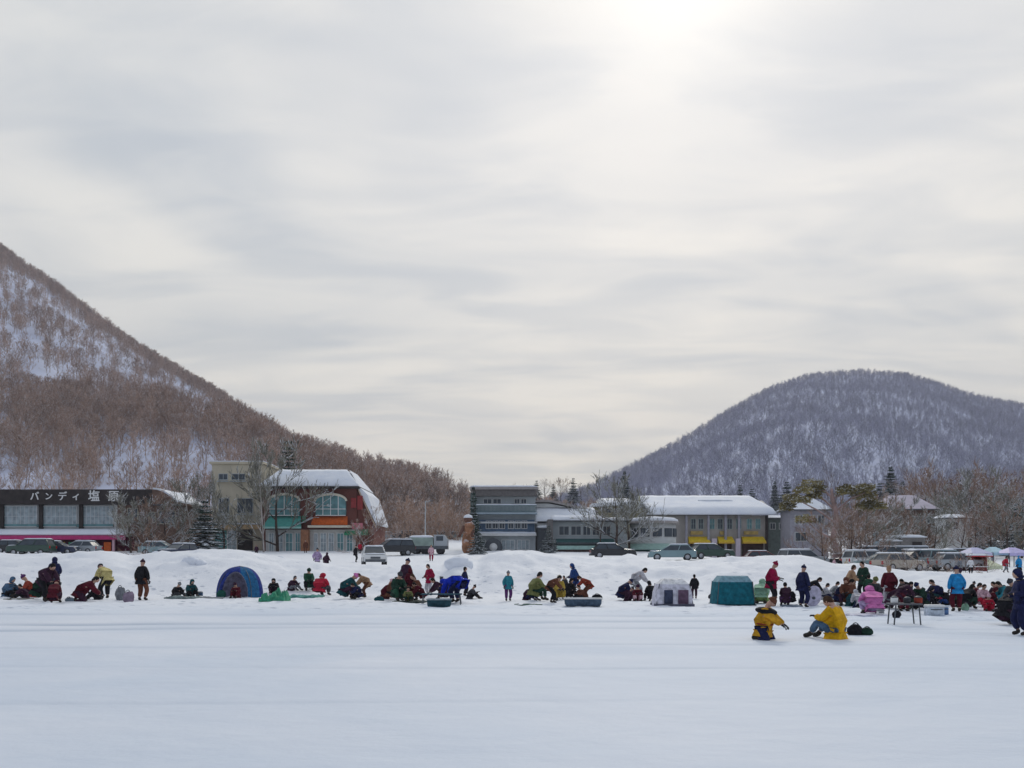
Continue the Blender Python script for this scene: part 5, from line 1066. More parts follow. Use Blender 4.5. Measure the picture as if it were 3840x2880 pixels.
for nm, S in POSES.items():
    g = lambda *k: [S[a] for a in k]
    body = g('pelvis', 'belly', 'chest', 'neck', 'jaw', 'skull'); br = [0.13, 0.12, 0.13, 0.058, 0.074, 0.106]; ed = [(0, 1), (1, 2), (2, 3), (3, 4), (4, 5)]
    for n in 'LR':
        k = len(body); body += g('sh' + n, 'el' + n, 'wr' + n, 'hip' + n, 'kn' + n, 'an' + n); br += [0.065, 0.045, 0.03, 0.095, 0.06, 0.042]; ed += [(2, k), (k, k + 1), (k + 1, k + 2), (0, k + 3), (k + 3, k + 4), (k + 4, k + 5)]
    skin_part((nm, 'body'), body, ed, br)
    hem = S['pelvis'] - (S['belly'] - S['pelvis']) * 0.22
    jk = [S['pelvis'], hem, S['belly'], S['chest'], S['neck'] + S['hd'] * 0.01]; jr = [0.205, 0.20, 0.205, 0.20, 0.115]; ed = [(0, 1), (0, 2), (2, 3), (3, 4)]
    for n in 'LR':
        k = len(jk); jk += g('sh' + n, 'el' + n) + [S['el' + n].lerp(S['wr' + n], 0.92)]; jr += [0.115, 0.10, 0.072]; ed += [(3, k), (k, k + 1), (k + 1, k + 2)]
    skin_part((nm, 'jacket'), jk, ed, jr)
    tr = [S['pelvis']]; rr = [0.165]; ed = []
    for n in 'LR': k = len(tr); tr += [S['hip' + n], S['kn' + n], S['kn' + n].lerp(S['an' + n], 0.85)]; rr += [0.130, 0.104, 0.084]; ed += [(0, k), (k, k + 1), (k + 1, k + 2)]
    skin_part((nm, 'trousers'), tr, ed, rr)
    for n in 'LR':
        a = S['an' + n]; skin_part((nm, 'boot' + n), [a.lerp(S['kn' + n], 0.25), a, a.lerp(S['toe' + n], 0.5) , S['toe' + n]], [(0, 1), (1, 2), (2, 3)], [0.068, 0.066, 0.058, 0.048])
        pts = []; rad = []; ed = []
        for ci, (c, r_) in enumerate(hand_pts(S, n)):
            skin_part((nm, 'glove' + n, ci), c, [(i, i + 1) for i in range(len(c) - 1)], r_, 1)
bpy.context.view_layer.update(); _dg = bpy.context.evaluated_depsgraph_get(); PM = {}
for key, o in TEMP:
    me = bpy.data.meshes.new_from_object(o.evaluated_get(_dg)); PM.setdefault(key[:2], []).append(me)
for key, o in TEMP: bpy.data.objects.remove(o)
def merged(meshes, name):
    m = MB()
    for me in meshes: m.add([v.co[:] for v in me.vertices], [tuple(p.vertices) for p in me.polygons], True)
    return m
def fitrot(hd):
    return Vector((0, 0, 1)).rotation_difference(hd).to_matrix()
PP = {}; PH = {}
def pose_parts(nm):
    if nm in PP: return PP[nm]
    S = POSES[nm]; hd = S['hd']; rt = fitrot(hd); sk = S['skull']; out = {}
    b = merged(PM[(nm, 'body')], 'body'); fw = rt @ Vector((0, -1, 0)); sd = Vector((1, 0, 0))
    nose = sk - hd * 0.035 + fw * 0.098; b.ball(nose, 0.014, 0.022, 0.022, 6, 4); b.ball(sk - hd * 0.005 + fw * 0.02, 0.080, 0.092, 0.105, 12, 8, rt)
    for s in (-1, 1): b.ball(sk - hd * 0.02 + sd * s * 0.085, 0.012, 0.02, 0.03, 6, 4)
    b.mi = 1
    for s in (-1, 1): b.ball(sk - hd * 0.008 + fw * 0.098 + sd * s * 0.032, 0.012, 0.008, 0.008, 6, 4)
    b.ball(sk - hd * 0.068 + fw * 0.088, 0.024, 0.008, 0.005, 6, 4)
    me = b.mesh('body'); me.materials.append(SKIN); me.materials.append(EYE); out['body'] = me
    for k, m_ in (('jacket', J0), ('trousers', T0), ('bootL', B0), ('bootR', B0), ('gloveL', G0), ('gloveR', G0)):
        me = merged(PM[(nm, k)], k).mesh(k.rstrip('LR')); me.materials.append(m_); out[k] = me
    h = MB(); c = sk + hd * 0.012 - fw * 0.008
    h.ball(c, 0.108, 0.118, 0.125, 12, 6, rt, zmin=0.05); h.ball(c + hd * 0.02, 0.116, 0.126, 0.028, 12, 4, rt); h.ball(c + hd * 0.135, 0.035, 0.035, 0.03, 8, 4); me = h.mesh('knit_hat'); me.materials.append(H0); out['knit_hat'] = me
    h = MB(); h.ball(sk + hd * 0.01 - fw * 0.03, 0.118, 0.120, 0.135, 12, 8, rt); h.ball(sk - hd * 0.12 - fw * 0.02, 0.12, 0.115, 0.06, 12, 5, rt); me = h.mesh('hood'); me.materials.append(J0); out['hood'] = me
    h = MB(); h.ball(sk + hd * 0.012 - fw * 0.022, 0.098, 0.104, 0.115, 12, 8, rt); h.ball(sk - hd * 0.05 - fw * 0.05, 0.088, 0.06, 0.09, 10, 6, rt); me = h.mesh('hair'); me.materials.append(H0); out['hair'] = me
    h = MB(); h.ball(c, 0.106, 0.116, 0.105, 12, 6, rt, zmin=0.0); h.ball(c + fw * 0.115 + hd * 0.012, 0.075, 0.07, 0.01, 10, 4, rt); me = h.mesh('cap'); me.materials.append(H0); out['cap'] = me
    zs = [v.co.z for v in out['body'].vertices]; out['h'] = max(zs) + 0.05; PP[nm] = out; return out
def person(px, base, top, pose, face, jk, tr, head, hc, label, Y=None, group=None, wide=1.0, extra=None, k=None):
    P = pose_parts(pose); Y = Y if Y is not None else min(47.0, F * CH / (base - HZ)); x = X(px, Y); z = H(x, Y)
    s = k or max(0.55, min({'bow': 0.98, 'crawl': 0.95, 'kneel': 1.05, 'lean': 1.1}.get(pose, 1.12), (base - top) / F * Y / P['h']))
    r = thing('person', label, 'person', (x, Y, z - 0.01), R(face), group); r.scale = (s * wide, s * wide, s)
    for key in ('body', 'jacket', 'trousers', 'bootL', 'bootR', 'gloveL', 'gloveR', head):
        nm = key.rstrip('LR'); o = bpy.data.objects.new(nm, P[key]); COL.objects.link(o); o.parent = r
        c = jk if key in ('jacket', 'hood') else tr if key == 'trousers' else hc if key == head else None
        if c: o.material_slots[0].link = 'OBJECT'; o.material_slots[0].material = cm(c)
    return r
LT, RT, AW, TO = -90, 90, 180, 0     # facing left, right, away, towards the camera
PL = [
 (36, 2240, 2162, 'ground', 70, 'steel', 'black', 'hood', None, 'person in a dark blue jacket seated on the ice at the left edge'),
 (110, 2240, 2155, 'ground', -60, 'brick', 'plum', 'knit_hat', 'purple', 'seated person in a brick red jacket and purple hat, second from the left edge'),
 (172, 2242, 2098, 'lean', 60, 'plum', 'black', 'hair', 'hair', 'dark haired person in a plum jacket bending over the maroon child at left', 36.5),
 (204, 2243, 2093, 'hold', 200, 'navy', 'black', 'hood', None, 'tall person in a navy hooded jacket standing behind the left hand group', 41.5),
 (152, 2248, 2148, 'squat', 100, 'darkgreen', 'black', 'knit_hat', 'black', 'squatting person in dark green at the left of the dense left hand group'),
 (203, 2262, 2176, 'squat', 190, 'maroon', 'plum', 'knit_hat', 'maroon', 'squatting child in maroon in front of the left hand group'),
 (322, 2256, 2152, 'kneel', 110, 'maroon', 'plum', 'hair', 'hair', 'kneeling person in a maroon jacket with black hair, left of the pale yellow jacket', None, 1.15),
 (396, 2245, 2100, 'lean', -130, 'paleyellow', 'black', 'knit_hat', 'darkgrey', 'person in a pale yellow jacket and black trousers bending beside the maroon kneeler'),
 (532, 2252, 2096, 'stand', 170, 'black', 'brown', 'knit_hat', 'plum', 'lone standing person in puffy black jacket and brown trousers left of the dome tent'),
 (664, 2240, 2180, 'ground', 60, 'black', 'darkgrey', 'knit_hat', 'grey', 'left one of two seated people in black beside the grey mat'),
 (716, 2237, 2170, 'ground', 40, 'darkteal', 'black', 'hood', None, 'right one of two seated people in black beside the grey mat, hood up'),
 (886, 2236, 2176, 'ground', 0, 'maroon', 'maroon', 'knit_hat', 'plum', 'child in maroon sitting in the doorway of the blue dome tent', 40.0),
 (1027, 2226, 2170, 'ground', 10, 'black', 'plum', 'hood', None, 'seated person in black sitting behind the crumpled green tarpaulin', 44.5, 1.15),
 (1098, 2228, 2172, 'ground', 60, 'plum', 'grey', 'hair', 'darkgrey', 'seated person in a plum jacket on the teal mat'),
 (1157, 2228, 2142, 'stool', 20, 'green', 'black', 'knit_hat', 'darkgreen', 'person in a dark green jacket and pointed hat left of the red jacket'),
 (1203, 2234, 2150, 'stool', 165, 'red', 'darkgrey', 'hood', None, 'person in a round crimson jacket crouching with the back turned', None, 1.35),
 (1190, 2160, 2076, 'walk', 190, 'lilac', 'grey', 'knit_hat', 'darkgrey', 'walker in a lilac jacket and dark hat going up the snowy gap', 62),
 (1224, 2158, 2092, 'walk', 150, 'plum', 'black', 'hood', None, 'walker in a plum jacket right of the lilac one in the snowy gap', 60),
 (1146, 2090, 2040, 'stand', 0, 'brown', 'brown', 'hair', 'brownhair', 'small figure in brown standing at the porch of the brick restaurant', 100),
 (1333, 2108, 2042, 'stand', 90, 'black', 'black', 'knit_hat', 'black', 'thin black clad person standing left of the white van in the gap', 76),
 (1302, 2245, 2145, 'squat', 80, 'darkteal', 'plum', 'knit_hat', 'pink', 'squatting person in dark teal with a pink hat'),
 (1372, 2242, 2150, 'lean', -95, 'tan', 'brown', 'hair', 'brownhair', 'person in a tan and brown puffy jacket stooping to the left beside the pink hat'),
 (1521, 2246, 2095, 'hold', 150, 'plum', 'black', 'knit_hat', 'navy', 'tall dark figure standing in the middle of the pyramid shaped group', 40),
 (1493, 2256, 2142, 'stool', 30, 'darkgreen', 'green', 'knit_hat', 'darkgrey', 'large person in dark green sitting at the left of the pyramid shaped group'),
 (1556, 2250, 2150, 'stool', -30, 'brown', 'maroon', 'hair', 'brownhair', 'person in a brown jacket sitting at the right of the pyramid shaped group'),
 (1452, 2246, 2168, 'ground', 80, 'maroon', 'brown', 'knit_hat', 'palepink', 'small person in maroon with a pale pink hat left of the pyramid shaped group'),
 (1530, 2258, 2200, 'ground', 10, 'olive', 'darkgreen', 'hair', 'hair', 'small seated person in olive at the front of the pyramid shaped group'),
 (1613, 2228, 2108, 'hold', -50, 'wine', 'lightgrey', 'hair', 'hair', 'standing person in wine red jacket and light grey trousers left of the blue jacket', 43),
 (1617, 2122, 2060, 'stand', 10, 'palepink', 'wine', 'hair', 'hair', 'person in pale pink with black hair standing far behind on the road', 78),
 (1646, 2240, 2165, 'kneel', -70, 'plum', 'black', 'hair', 'hair', 'kneeling person in plum stretching an arm over the dark low table'),
 (1706, 2262, 2146, 'bow', -128, 'royal', 'navy', 'hood', None, 'person in a big royal blue jacket bending deeply to the left', None, 1.25),
 (1741, 2242, 2130, 'stand', 100, 'navy', 'black', 'hair', 'hair', 'slim person in navy standing right behind the bent blue jacket', 42),
 (1768, 2246, 2192, 'ground', 80, 'darkgrey', 'black', 'knit_hat', 'black', 'seated person in dark grey with legs stretched right of the blue jacket'),
 (1905, 2254, 2140, 'stand', 15, 'teal', 'purple', 'knit_hat', 'grey', 'lone child in a teal jacket standing upright between two groups'),
 (1982, 2250, 2188, 'ground', 60, 'plum', 'navy', 'hair', 'hair', 'low seated person in plum and navy left of the olive jacket'),
 (2010, 2254, 2145, 'stool', 120, 'olive', 'darkgreen', 'hair', 'hair', 'person in a light olive jacket sitting on the dark green mat'),
 (2068, 2262, 2158, 'lean', 90, 'brown', 'black', 'hair', 'hair', 'dark haired person in brown bending right in front of the yellow jacket'),
 (2094, 2250, 2152, 'stool', 10, 'mustard', 'mustard', 'knit_hat', 'cream', 'person in mustard yellow with a cream hat facing the camera'),
 (2119, 2244, 2155, 'hold', -40, 'darkgrey', 'black', 'hair', 'hair', 'short person in dark grey right of the mustard yellow one'),
 (2155, 2242, 2112, 'hold', -75, 'blue', 'navy', 'hood', None, 'tall person in blue with hood up, tallest of the middle right group', 41),
 (2202, 2244, 2156, 'lean', -90, 'brick', 'brown', 'hair', 'brownhair', 'person in a rust brown puffy jacket stooping to the left above the low table', None, 1.15),
 (2338, 2250, 2168, 'squat', 90, 'navy', 'plum', 'knit_hat', 'navy', 'squatting person in navy at the left of the three by the pale tent'),
 (2386, 2250, 2135, 'lean', 100, 'lightgrey', 'grey', 'hair', 'hair', 'person in light grey leaning over to the right with dark hair', 40.5),
 (2390, 2254, 2190, 'ground', 0, 'maroon', 'palepink', 'knit_hat', 'plum', 'small child in maroon sitting in front of the leaning grey figure'),
 (2440, 2253, 2175, 'stool', 200, 'black', 'black', 'hood', None, 'narrow hooded person in black just left of the pale tent'),
 (2604, 2245, 2152, 'stand', 175, 'black', 'plum', 'hair', 'hair', 'person in black seen from behind right of the pale tent'),
 (2856, 2262, 2172, 'kneel', 160, 'mint', 'lime', 'hood', None, 'kneeling person in pale mint green right of the teal box tent', None, 1.2),
 (2892, 2272, 2103, 'hold', 60, 'wine', 'black', 'knit_hat', 'wine', 'tall person in a wine red jacket and black trousers standing by the teal box tent'),
 (2946, 2272, 2182, 'stool', 170, 'plum', 'purple', 'hair', 'hair', 'person in black and purple sitting left of the tall navy figure'),
 (3010, 2274, 2113, 'stand', 120, 'navy', 'navy', 'knit_hat', 'navy', 'tall slim figure in navy standing right of the purple one'),
 (3042, 2268, 2162, 'lean', 85, 'black', 'black', 'hair', 'hair', 'person in black leaning right over the white sled'),
 (2882, 2397, 2234, 'crouch', 58, 'amber', 'navy', 'knit_hat', 'brown', 'kneeling fisher in an amber and black jacket, left of the two in the foreground', None, 1.05),
 (3114, 2394, 2232, 'sidesit', -140, 'yellow', 'steel', 'hair', 'brownhair', 'seated fisher in a plain golden yellow jacket, right of the two in the foreground', None, 0.96),
 (3130, 2252, 2178, 'stool', 90, 'grey', 'darkgrey', 'hair', 'hair', 'seated person in grey at the left end of the right hand crowd'),
 (3161, 2266, 2168, 'squat', 60, 'navy', 'plum', 'hair', 'hair', 'squatting person in navy and plum beside the tan jacket'),
 (3190, 2264, 2124, 'hold', 90, 'tan', 'brown', 'hair', 'brownhair', 'tall person in tan jacket and brown trousers, left in the right hand crowd', 37),
 (3240, 2262, 2118, 'hold', -60, 'darkgreen', 'black', 'hair', 'hair', 'tall person in dark green standing right of the tan jacket', 38),
 (3218, 2268, 2200, 'kneel', 180, 'lightgrey', 'navy', 'hood', None, 'kneeling person in a light grey hooded jacket left of the pink one', 32, 1.1),
 (3196, 2272, 2205, 'ground', 30, 'darkteal', 'darkteal', 'hair', 'hair', 'low seated person in dark teal at the feet of the tan jacket'),
 (3276, 2275, 2166, 'stool', 0, 'darkgrey', 'black', 'knit_hat', 'olive', 'person with an olive hat sitting behind the pink jacket', 34),
 (3273, 2302, 2196, 'squat', 172, 'pink', 'lilac', 'hood', None, 'child in a bright pink jacket crouching with the back to the camera', None, 1.45),
 (3335, 2290, 2125, 'stand', 175, 'maroon', 'lightgrey', 'hair', 'tan', 'standing person in a maroon jacket and pale grey trousers in the right hand crowd', 31),
 (3385, 2292, 2178, 'lean', 100, 'plum', 'maroon', 'hair', 'hair', 'person in plum bending right above the folding table'),
 (3420, 2286, 2185, 'squat', -90, 'black', 'darkgreen', 'hair', 'hair', 'squatting person in black facing left behind the folding table', None, 1.1),
 (3448, 2284, 2182, 'stool', -60, 'darkgreen', 'black', 'knit_hat', 'navy', 'seated person in dark green with a navy hat right of the folding table'),
 (3508, 2270, 2176, 'stool', -80, 'navy', 'darkteal', 'hair', 'hair', 'person in a navy jacket sitting above the pale cooler', 34, 1.1),
 (3540, 2266, 2195, 'ground', -70, 'black', 'blue', 'hair', 'hair', 'low seated person with bright blue trousers beside the navy jacket', 34),
 (3588, 2290, 2118, 'stand', 170, 'cobalt', 'maroon', 'knit_hat', 'navy', 'standing person in a bright cobalt blue jacket and dark maroon trousers'),
 (3628, 2284, 2190, 'squat', 120, 'black', 'darkgreen', 'hair', 'hair', 'squatting person in black right of the cobalt jacket'),
 (3658, 2272, 2182, 'stool', 60, 'maroon', 'maroon', 'hair', 'hair', 'seated person in maroon, left of the pink and red pair'),
 (3684, 2276, 2186, 'stool', 0, 'palepink', 'red', 'hair', 'hair', 'seated child in pale pink with black hair facing the camera'),
 (3706, 2288, 2222, 'ground', -20, 'red', 'red', 'knit_hat', 'palepink', 'small child in bright red sitting low among the right hand crowd'),
 (3736, 2274, 2178, 'stool', -70, 'plum', 'navy', 'hair', 'hair', 'seated person in plum facing left near the right edge'),
 (3772, 2282, 2180, 'squat', -80, 'teal', 'darkgrey', 'hair', 'hair', 'squatting person in teal near the right edge'),
 (3786, 2345, 2196, 'squat', 110, 'black', 'plum', 'hair', 'hair', 'large squatting person in black cut by the right edge, lower one'),
 (3836, 2385, 2135, 'hold', -95, 'navy', 'navy', 'hood', None, 'large standing person in navy cut off by the right edge of the picture'),
 (3127, 2108, 2062, 'stand', 60, 'palepink', 'plum', 'hair', 'hair', 'small person in pale pink on the bank under the pine', 66),
 (3150, 2112, 2064, 'stand', -50, 'black', 'black', 'hair', 'hair', 'small person in black right beside the one in pale pink under the pine', 66),
 (3172, 2118, 2068, 'walk', 80, 'cream', 'brown', 'knit_hat', 'cream', 'small walker in cream beside the pine trunk', 66),
 (3598, 2140, 2078, 'stand', 20, 'grey', 'plum', 'hair', 'hair', 'small person in grey standing on the bank left of the kiosk', 62),
 (3640, 2142, 2080, 'stand', -20, 'white', 'black', 'hair', 'hair', 'small person in a white jacket before the kiosk', 64),
 (3770, 2146, 2084, 'walk', 90, 'red', 'grey', 'hair', 'hair', 'small walker in red under the lilac tents', 66),
 (3820, 2150, 2078, 'stand', 10, 'cobalt', 'black', 'hood', None, 'small person in a cobalt blue coat at the tents near the right edge', 60),
 (962, 2098, 2055, 'stand', 0, 'plum', 'black', 'hair', 'hair', 'small dark person walking at the foot of the frosted tree before the restaurant', 90),
 (1350, 2075, 2032, 'stand', 0, 'red', 'black', 'hair', 'hair', 'small person in red at the right corner of the restaurant', 98),
]
X_ = [(88, 2244, 2186, 'ground', -80, 'plum', 'black', 'child in plum between the blue and the brick red jacket'), (186, 2252, 2160, 'squat', 40, 'black', 'brown', 'black clad squatting person in the middle of the left group'), (360, 2250, 2190, 'ground', -90, 'black', 'black', 'low seated figure in black behind the maroon kneeler'),
 (1340, 2246, 2185, 'squat', -60, 'navy', 'black', 'squatting person in navy between pink hat and tan jacket'), (1474, 2250, 2160, 'stool', 60, 'brown', 'black', 'brown clad person in the left half of the pyramid shaped group'), (1538, 2250, 2128, 'stand', 190, 'maroon', 'black', 'standing person in maroon at the right shoulder of the pyramid group'), (1575, 2254, 2185, 'squat', -80, 'maroon', 'black', 'squatting person in maroon at the right foot of the pyramid group'),
 (1672, 2246, 2160, 'stool', -80, 'navy', 'plum', 'navy clad person half hidden behind the bent royal blue jacket'), (2136, 2246, 2165, 'stool', 30, 'black', 'black', 'black clad sitter between dark grey and tall blue figures'), (2180, 2250, 2190, 'ground', -60, 'brown', 'black', 'low brown clad sitter behind the slate blue sled'),
 (2360, 2252, 2195, 'ground', 60, 'plum', 'plum', 'low sitter in plum left of the maroon child'), (2966, 2266, 2200, 'stool', -60, 'black', 'black', 'low black clad sitter behind the purple trousers'), (3092, 2262, 2188, 'stool', 80, 'lightgrey', 'navy', 'sitter in light grey behind the golden yellow fisher'),
 (3145, 2262, 2200, 'ground', 0, 'plum', 'darkteal', 'low sitter in plum at the left of the right hand crowd'), (3176, 2268, 2160, 'stool', -30, 'brown', 'plum', 'brown clad sitter before the tan jacket'), (3258, 2266, 2150, 'hold', 160, 'green', 'black', 'green clad standing person close behind the dark green one'), (3300, 2276, 2190, 'squat', 40, 'black', 'black', 'black clad squatter right behind the pink jacket'),
 (3352, 2284, 2190, 'squat', 60, 'plum', 'grey', 'squatter in plum at the knees of the maroon standing person'), (3402, 2280, 2170, 'lean', -60, 'black', 'maroon', 'black clad person stooping among the right hand crowd'), (3466, 2276, 2200, 'ground', -40, 'navy', 'darkgreen', 'low sitter in navy right of the dark green jacket'), (3484, 2270, 2196, 'stool', 40, 'black', 'black', 'black clad sitter left of the navy jacket and cool box'),
 (3608, 2276, 2196, 'squat', -100, 'darkgreen', 'black', 'dark green squatter half hidden by the cobalt jacket'), (3644, 2270, 2180, 'hold', 30, 'black', 'black', 'short black clad person behind the maroon sitter'), (3720, 2282, 2200, 'stool', 60, 'maroon', 'black', 'maroon sitter between red child and plum person'), (3754, 2280, 2192, 'stool', 10, 'black', 'navy', 'black clad sitter between plum and teal near the right edge'), (3800, 2290, 2170, 'stool', -60, 'darkgrey', 'black', 'dark grey sitter behind the large black squatter'), (3818, 2300, 2200, 'squat', 40, 'teal', 'black', 'teal squatter almost hidden at the right edge')]
for i, t in enumerate(X_): PL.append(t[:7] + (('hair', 'knit_hat', 'hood')[i % 3], ('hair', 'darkgrey', None)[i % 3], t[7]))
for t in PL:
    px, base, top, pose, face, jk, tr, head, hc, label = t[:10]; Y = t[10] if len(t) > 10 else None; wd = t[11] if len(t) > 11 else 1.0
    person(px, base, top, pose, face, jk, tr, head, hc, label, Y, wide=wd)

# ---------------------------------------------------------------- gear on the ice
def at(px, base): Y = F * CH / (base - HZ); return X(px, Y), Y, H(X(px, Y), Y)
def dome_tent():
    x, Y, z = at(874, 2242); Y += 1.0; w_, h_ = 1.03, 1.42; r = thing('dome_tent', 'blue dome tent with its arched door open and a child inside', 'tent', (x, Y, z)); rnd = random.Random(3)
    CB = cloth('tent_blue', (0.02, 0.04, 0.22)); CB2 = cloth('tent_light_blue', (0.02, 0.12, 0.26)); CI = cloth('tent_lining', (0.50, 0.48, 0.60))
    def shell(sc, sel, door=True):
        vs = []; fs = []; n, m = 180, 60
        for j in range(m + 1):
            a = math.pi / 2 * j / m
            for i in range(n):
                t = 2 * math.pi * i / n; k = 1 + 0.04 * math.cos(4 * t); rr = math.cos(a) ** 0.8 * w_ * sc * k; vs.append((x + rr * math.cos(t), Y + rr * math.sin(t), z + h_ * sc * math.sin(a) ** 0.9))
        for j in range(m):
            for i in range(n):
                t = (i + 0.5) / n * 360; dx = abs(t - 272)
                if door and j < 37 and dx < 37 * math.sqrt(1 - (j / 37) ** 2): continue
                if sel(t, j): fs.append((j * n + i, j * n + (i + 1) % n, (j + 1) * n + (i + 1) % n, (j + 1) * n + i))
        b = MB(); b.add(vs, fs, True); return b
    shell(1.0, lambda t, j: not (290 < t < 345)).build('canopy', CB, r); shell(1.0, lambda t, j: 290 < t < 345).build('side_panel', CB2, r)
    shell(0.955, lambda t, j: True).build('lining', CI, r)
    for a in (45, 135):
        b = MB(); p = None
        for k in range(13):
            q = R(180 * k / 12); c = Vector((x + w_ * 1.05 * math.cos(q) * math.cos(R(a)), Y + w_ * 1.05 * math.cos(q) * math.sin(R(a)), z + h_ * 1.01 * math.sin(q) ** 0.9 if math.sin(q) > 0 else z))
            if p: b.tube(p, c, 0.018, n=5, caps=False)
            p = c
        b.build('tent_pole', GREYD, r)
    b = MB(); b.ball((x - 0.55, Y - w_ * 0.95, z + 0.16), 0.22, 0.12, 0.2, 10, 6, jit=0.08, rnd=rnd); b.build('rolled_door', cloth('tent_green', (0.015, 0.09, 0.07)), r)
dome_tent()
def box_tent(px0, px1, base, top, c, label, name, roofc=None, taper=0.16, panes=None):
    Y = F * CH / (base - HZ); x0, x1 = X(px0, Y), X(px1, Y); z = H((x0 + x1) / 2, Y); h_ = (base - top) / F * Y; d = (x1 - x0) * 0.9; r = thing(name, label, 'tent', ((x0 + x1) / 2, Y + d / 2, z))
    n = 10; vs = []; fs = []; zc = 0.80 * h_
    rows = [(0, 0), (0.25, 0.012), (0.5, 0.03), (0.8, 0.0 + taper * 0.35), (0.80001, taper * 0.35), (1.0, taper)]
    for f, ins in rows:
        for i in range(4 * n):
            s, u = divmod(i, n); u = u / n; bow = 0.04 * math.sin(u * math.pi) * (1 if f < 0.8 else 0.3)
            P = [(u, -bow), (1 + bow, u), (1 - u, 1 + bow), (-bow, 1 - u)][s]; qx = ins + (1 - 2 * ins) * P[0]; qy = ins + (1 - 2 * ins) * P[1]
            vs.append((x0 + (x1 - x0) * qx, Y + d * qy, z - 0.02 + h_ * f - (0.05 * h_ * math.sin(u * math.pi) if f == 1.0 and s in (0, 2) else 0)))
    m = 4 * n; b = MB(); b.add(vs[:4 * m], [(j * m + i, j * m + (i + 1) % m, (j + 1) * m + (i + 1) % m, (j + 1) * m + i) for j in range(3) for i in range(m)], True); b.build('wall', c, r)
    b = MB(); b.add(vs[4 * m:], [(i, (i + 1) % m, m + (i + 1) % m, m + i) for i in range(m)] + [tuple(range(m, 2 * m))], True); b.build('roof', roofc or c, r)
    for sx, sy in ((0, 0), (1, 0), (0, 1), (1, 1)):
        b = MB(); b.tube((x0 + (x1 - x0) * sx, Y + d * sy, z), (x0 + (x1 - x0) * (taper * .35 + (1 - .7 * taper) * sx), Y + d * (taper * .35 + (1 - .7 * taper) * sy), z + zc), 0.018, n=5); b.build('tent_pole', GREYD, r)
    b = MB(); b.box(x0 - 0.04, Y - 0.05, z - 0.02, x1 + 0.04, Y + d + 0.04, z + 0.07); b.build('ground_skirt', cloth('skirt_dark', (0.015, 0.05, 0.06)) if panes is None else cloth('skirt_grey', (0.12, 0.12, 0.16)), r)
    if panes:
        for a, e, cc in panes:
            b = MB(); w_ = x1 - x0; b.rbox(x0 + w_ * a, Y - 0.075, z + 0.08, x0 + w_ * e, Y - 0.052, z + h_ * 0.58, 0.01); b.build('window', cc, r)
    return r
box_tent(2690, 2832, 2270, 2155, cloth('teal_tent_cloth', (0.01, 0.13, 0.17)), 'box shaped teal pop-up ice fishing tent', 'box_tent', cloth('teal_roof_cloth', (0.20, 0.34, 0.40)))
box_tent(2462, 2600, 2274, 2170, cloth('pale_tent_cloth', (0.60, 0.59, 0.66)), 'pale whitish pop-up tent with two dark clear windows', 'box_tent', cloth('pale_roof_cloth', (0.76, 0.76, 0.78)), 0.26, [(0.20, 0.44, cloth('pane_navy', (0.05, 0.06, 0.10))), (0.58, 0.86, cloth('pane_plum', (0.13, 0.08, 0.12)))])
def heap(px, base, wpx, hpx, c, label, name='bundle', cat='bag', seed=1, depth=0.5, flat=False, strap=True):
    x, Y, z = at(px, base); w_ = wpx / F * Y / 2; h_ = hpx / F * Y; rnd = random.Random(seed + px); r = thing(name, label, cat, (x, Y, z))
    b = MB(); b.ball((x, Y, z + h_ * 0.42), w_, depth * w_, h_ * 0.58, 14, 8, jit=0.10, rnd=rnd)
    if not flat: b.ball((x + w_ * 0.4, Y + 0.05, z + h_ * 0.5), w_ * 0.5, depth * w_ * 0.7, h_ * 0.5, 10, 6, jit=0.1, rnd=rnd)
    b.build('body', c, r)
    if strap:
        b = MB(); p = None
        for k in range(7): 
            q = Vector((x - w_ * 0.4 + w_ * 0.8 * k / 6, Y - 0.05, z + h_ * (0.95 + 0.22 * math.sin(math.pi * k / 6))))
            if p: b.tube(p, q, 0.014, n=4, caps=False)
            p = q
        b.build('handle', GREYD, r)
heap(452, 2252, 40, 48, cloth('cloth_grey', PAL['grey']), 'grey bag standing left of the lone black jacketed person', 'bag')
heap(482, 2258, 44, 40, cloth('cloth_mauve', (0.26, 0.20, 0.26)), 'mauve grey bag slumped beside the grey bag', 'bag')
heap(260, 2258, 34, 16, cloth('cloth_steelbag', (0.14, 0.18, 0.22)), 'small flat blue grey bag left of the maroon kneeler', 'bag')
heap(1422, 2252, 38, 18, cm('darkteal'), 'small dark teal bag on the ice between two groups', 'bag')
heap(2238, 2248, 40, 22, cm('black'), 'black bag lying on the right end of the low white table', 'bag')
heap(2668, 2246, 26, 18, cm('darkgrey'), 'small dark bag left of the teal box tent', 'bag')
heap(3205, 2382, 62, 40, cm('black'), 'black rucksack lying on the ice behind the golden yellow fisher', 'rucksack')
heap(3248, 2382, 56, 28, cm('darkgreen'), 'dark green bag lying right of the black rucksack', 'bag')
heap(3362, 2316, 34, 26, cm('black'), 'black bag on the ice under the left end of the folding table', 'bag')
heap(3620, 2288, 30, 26, cm('mint'), 'pale green bag among the right hand crowd', 'bag')
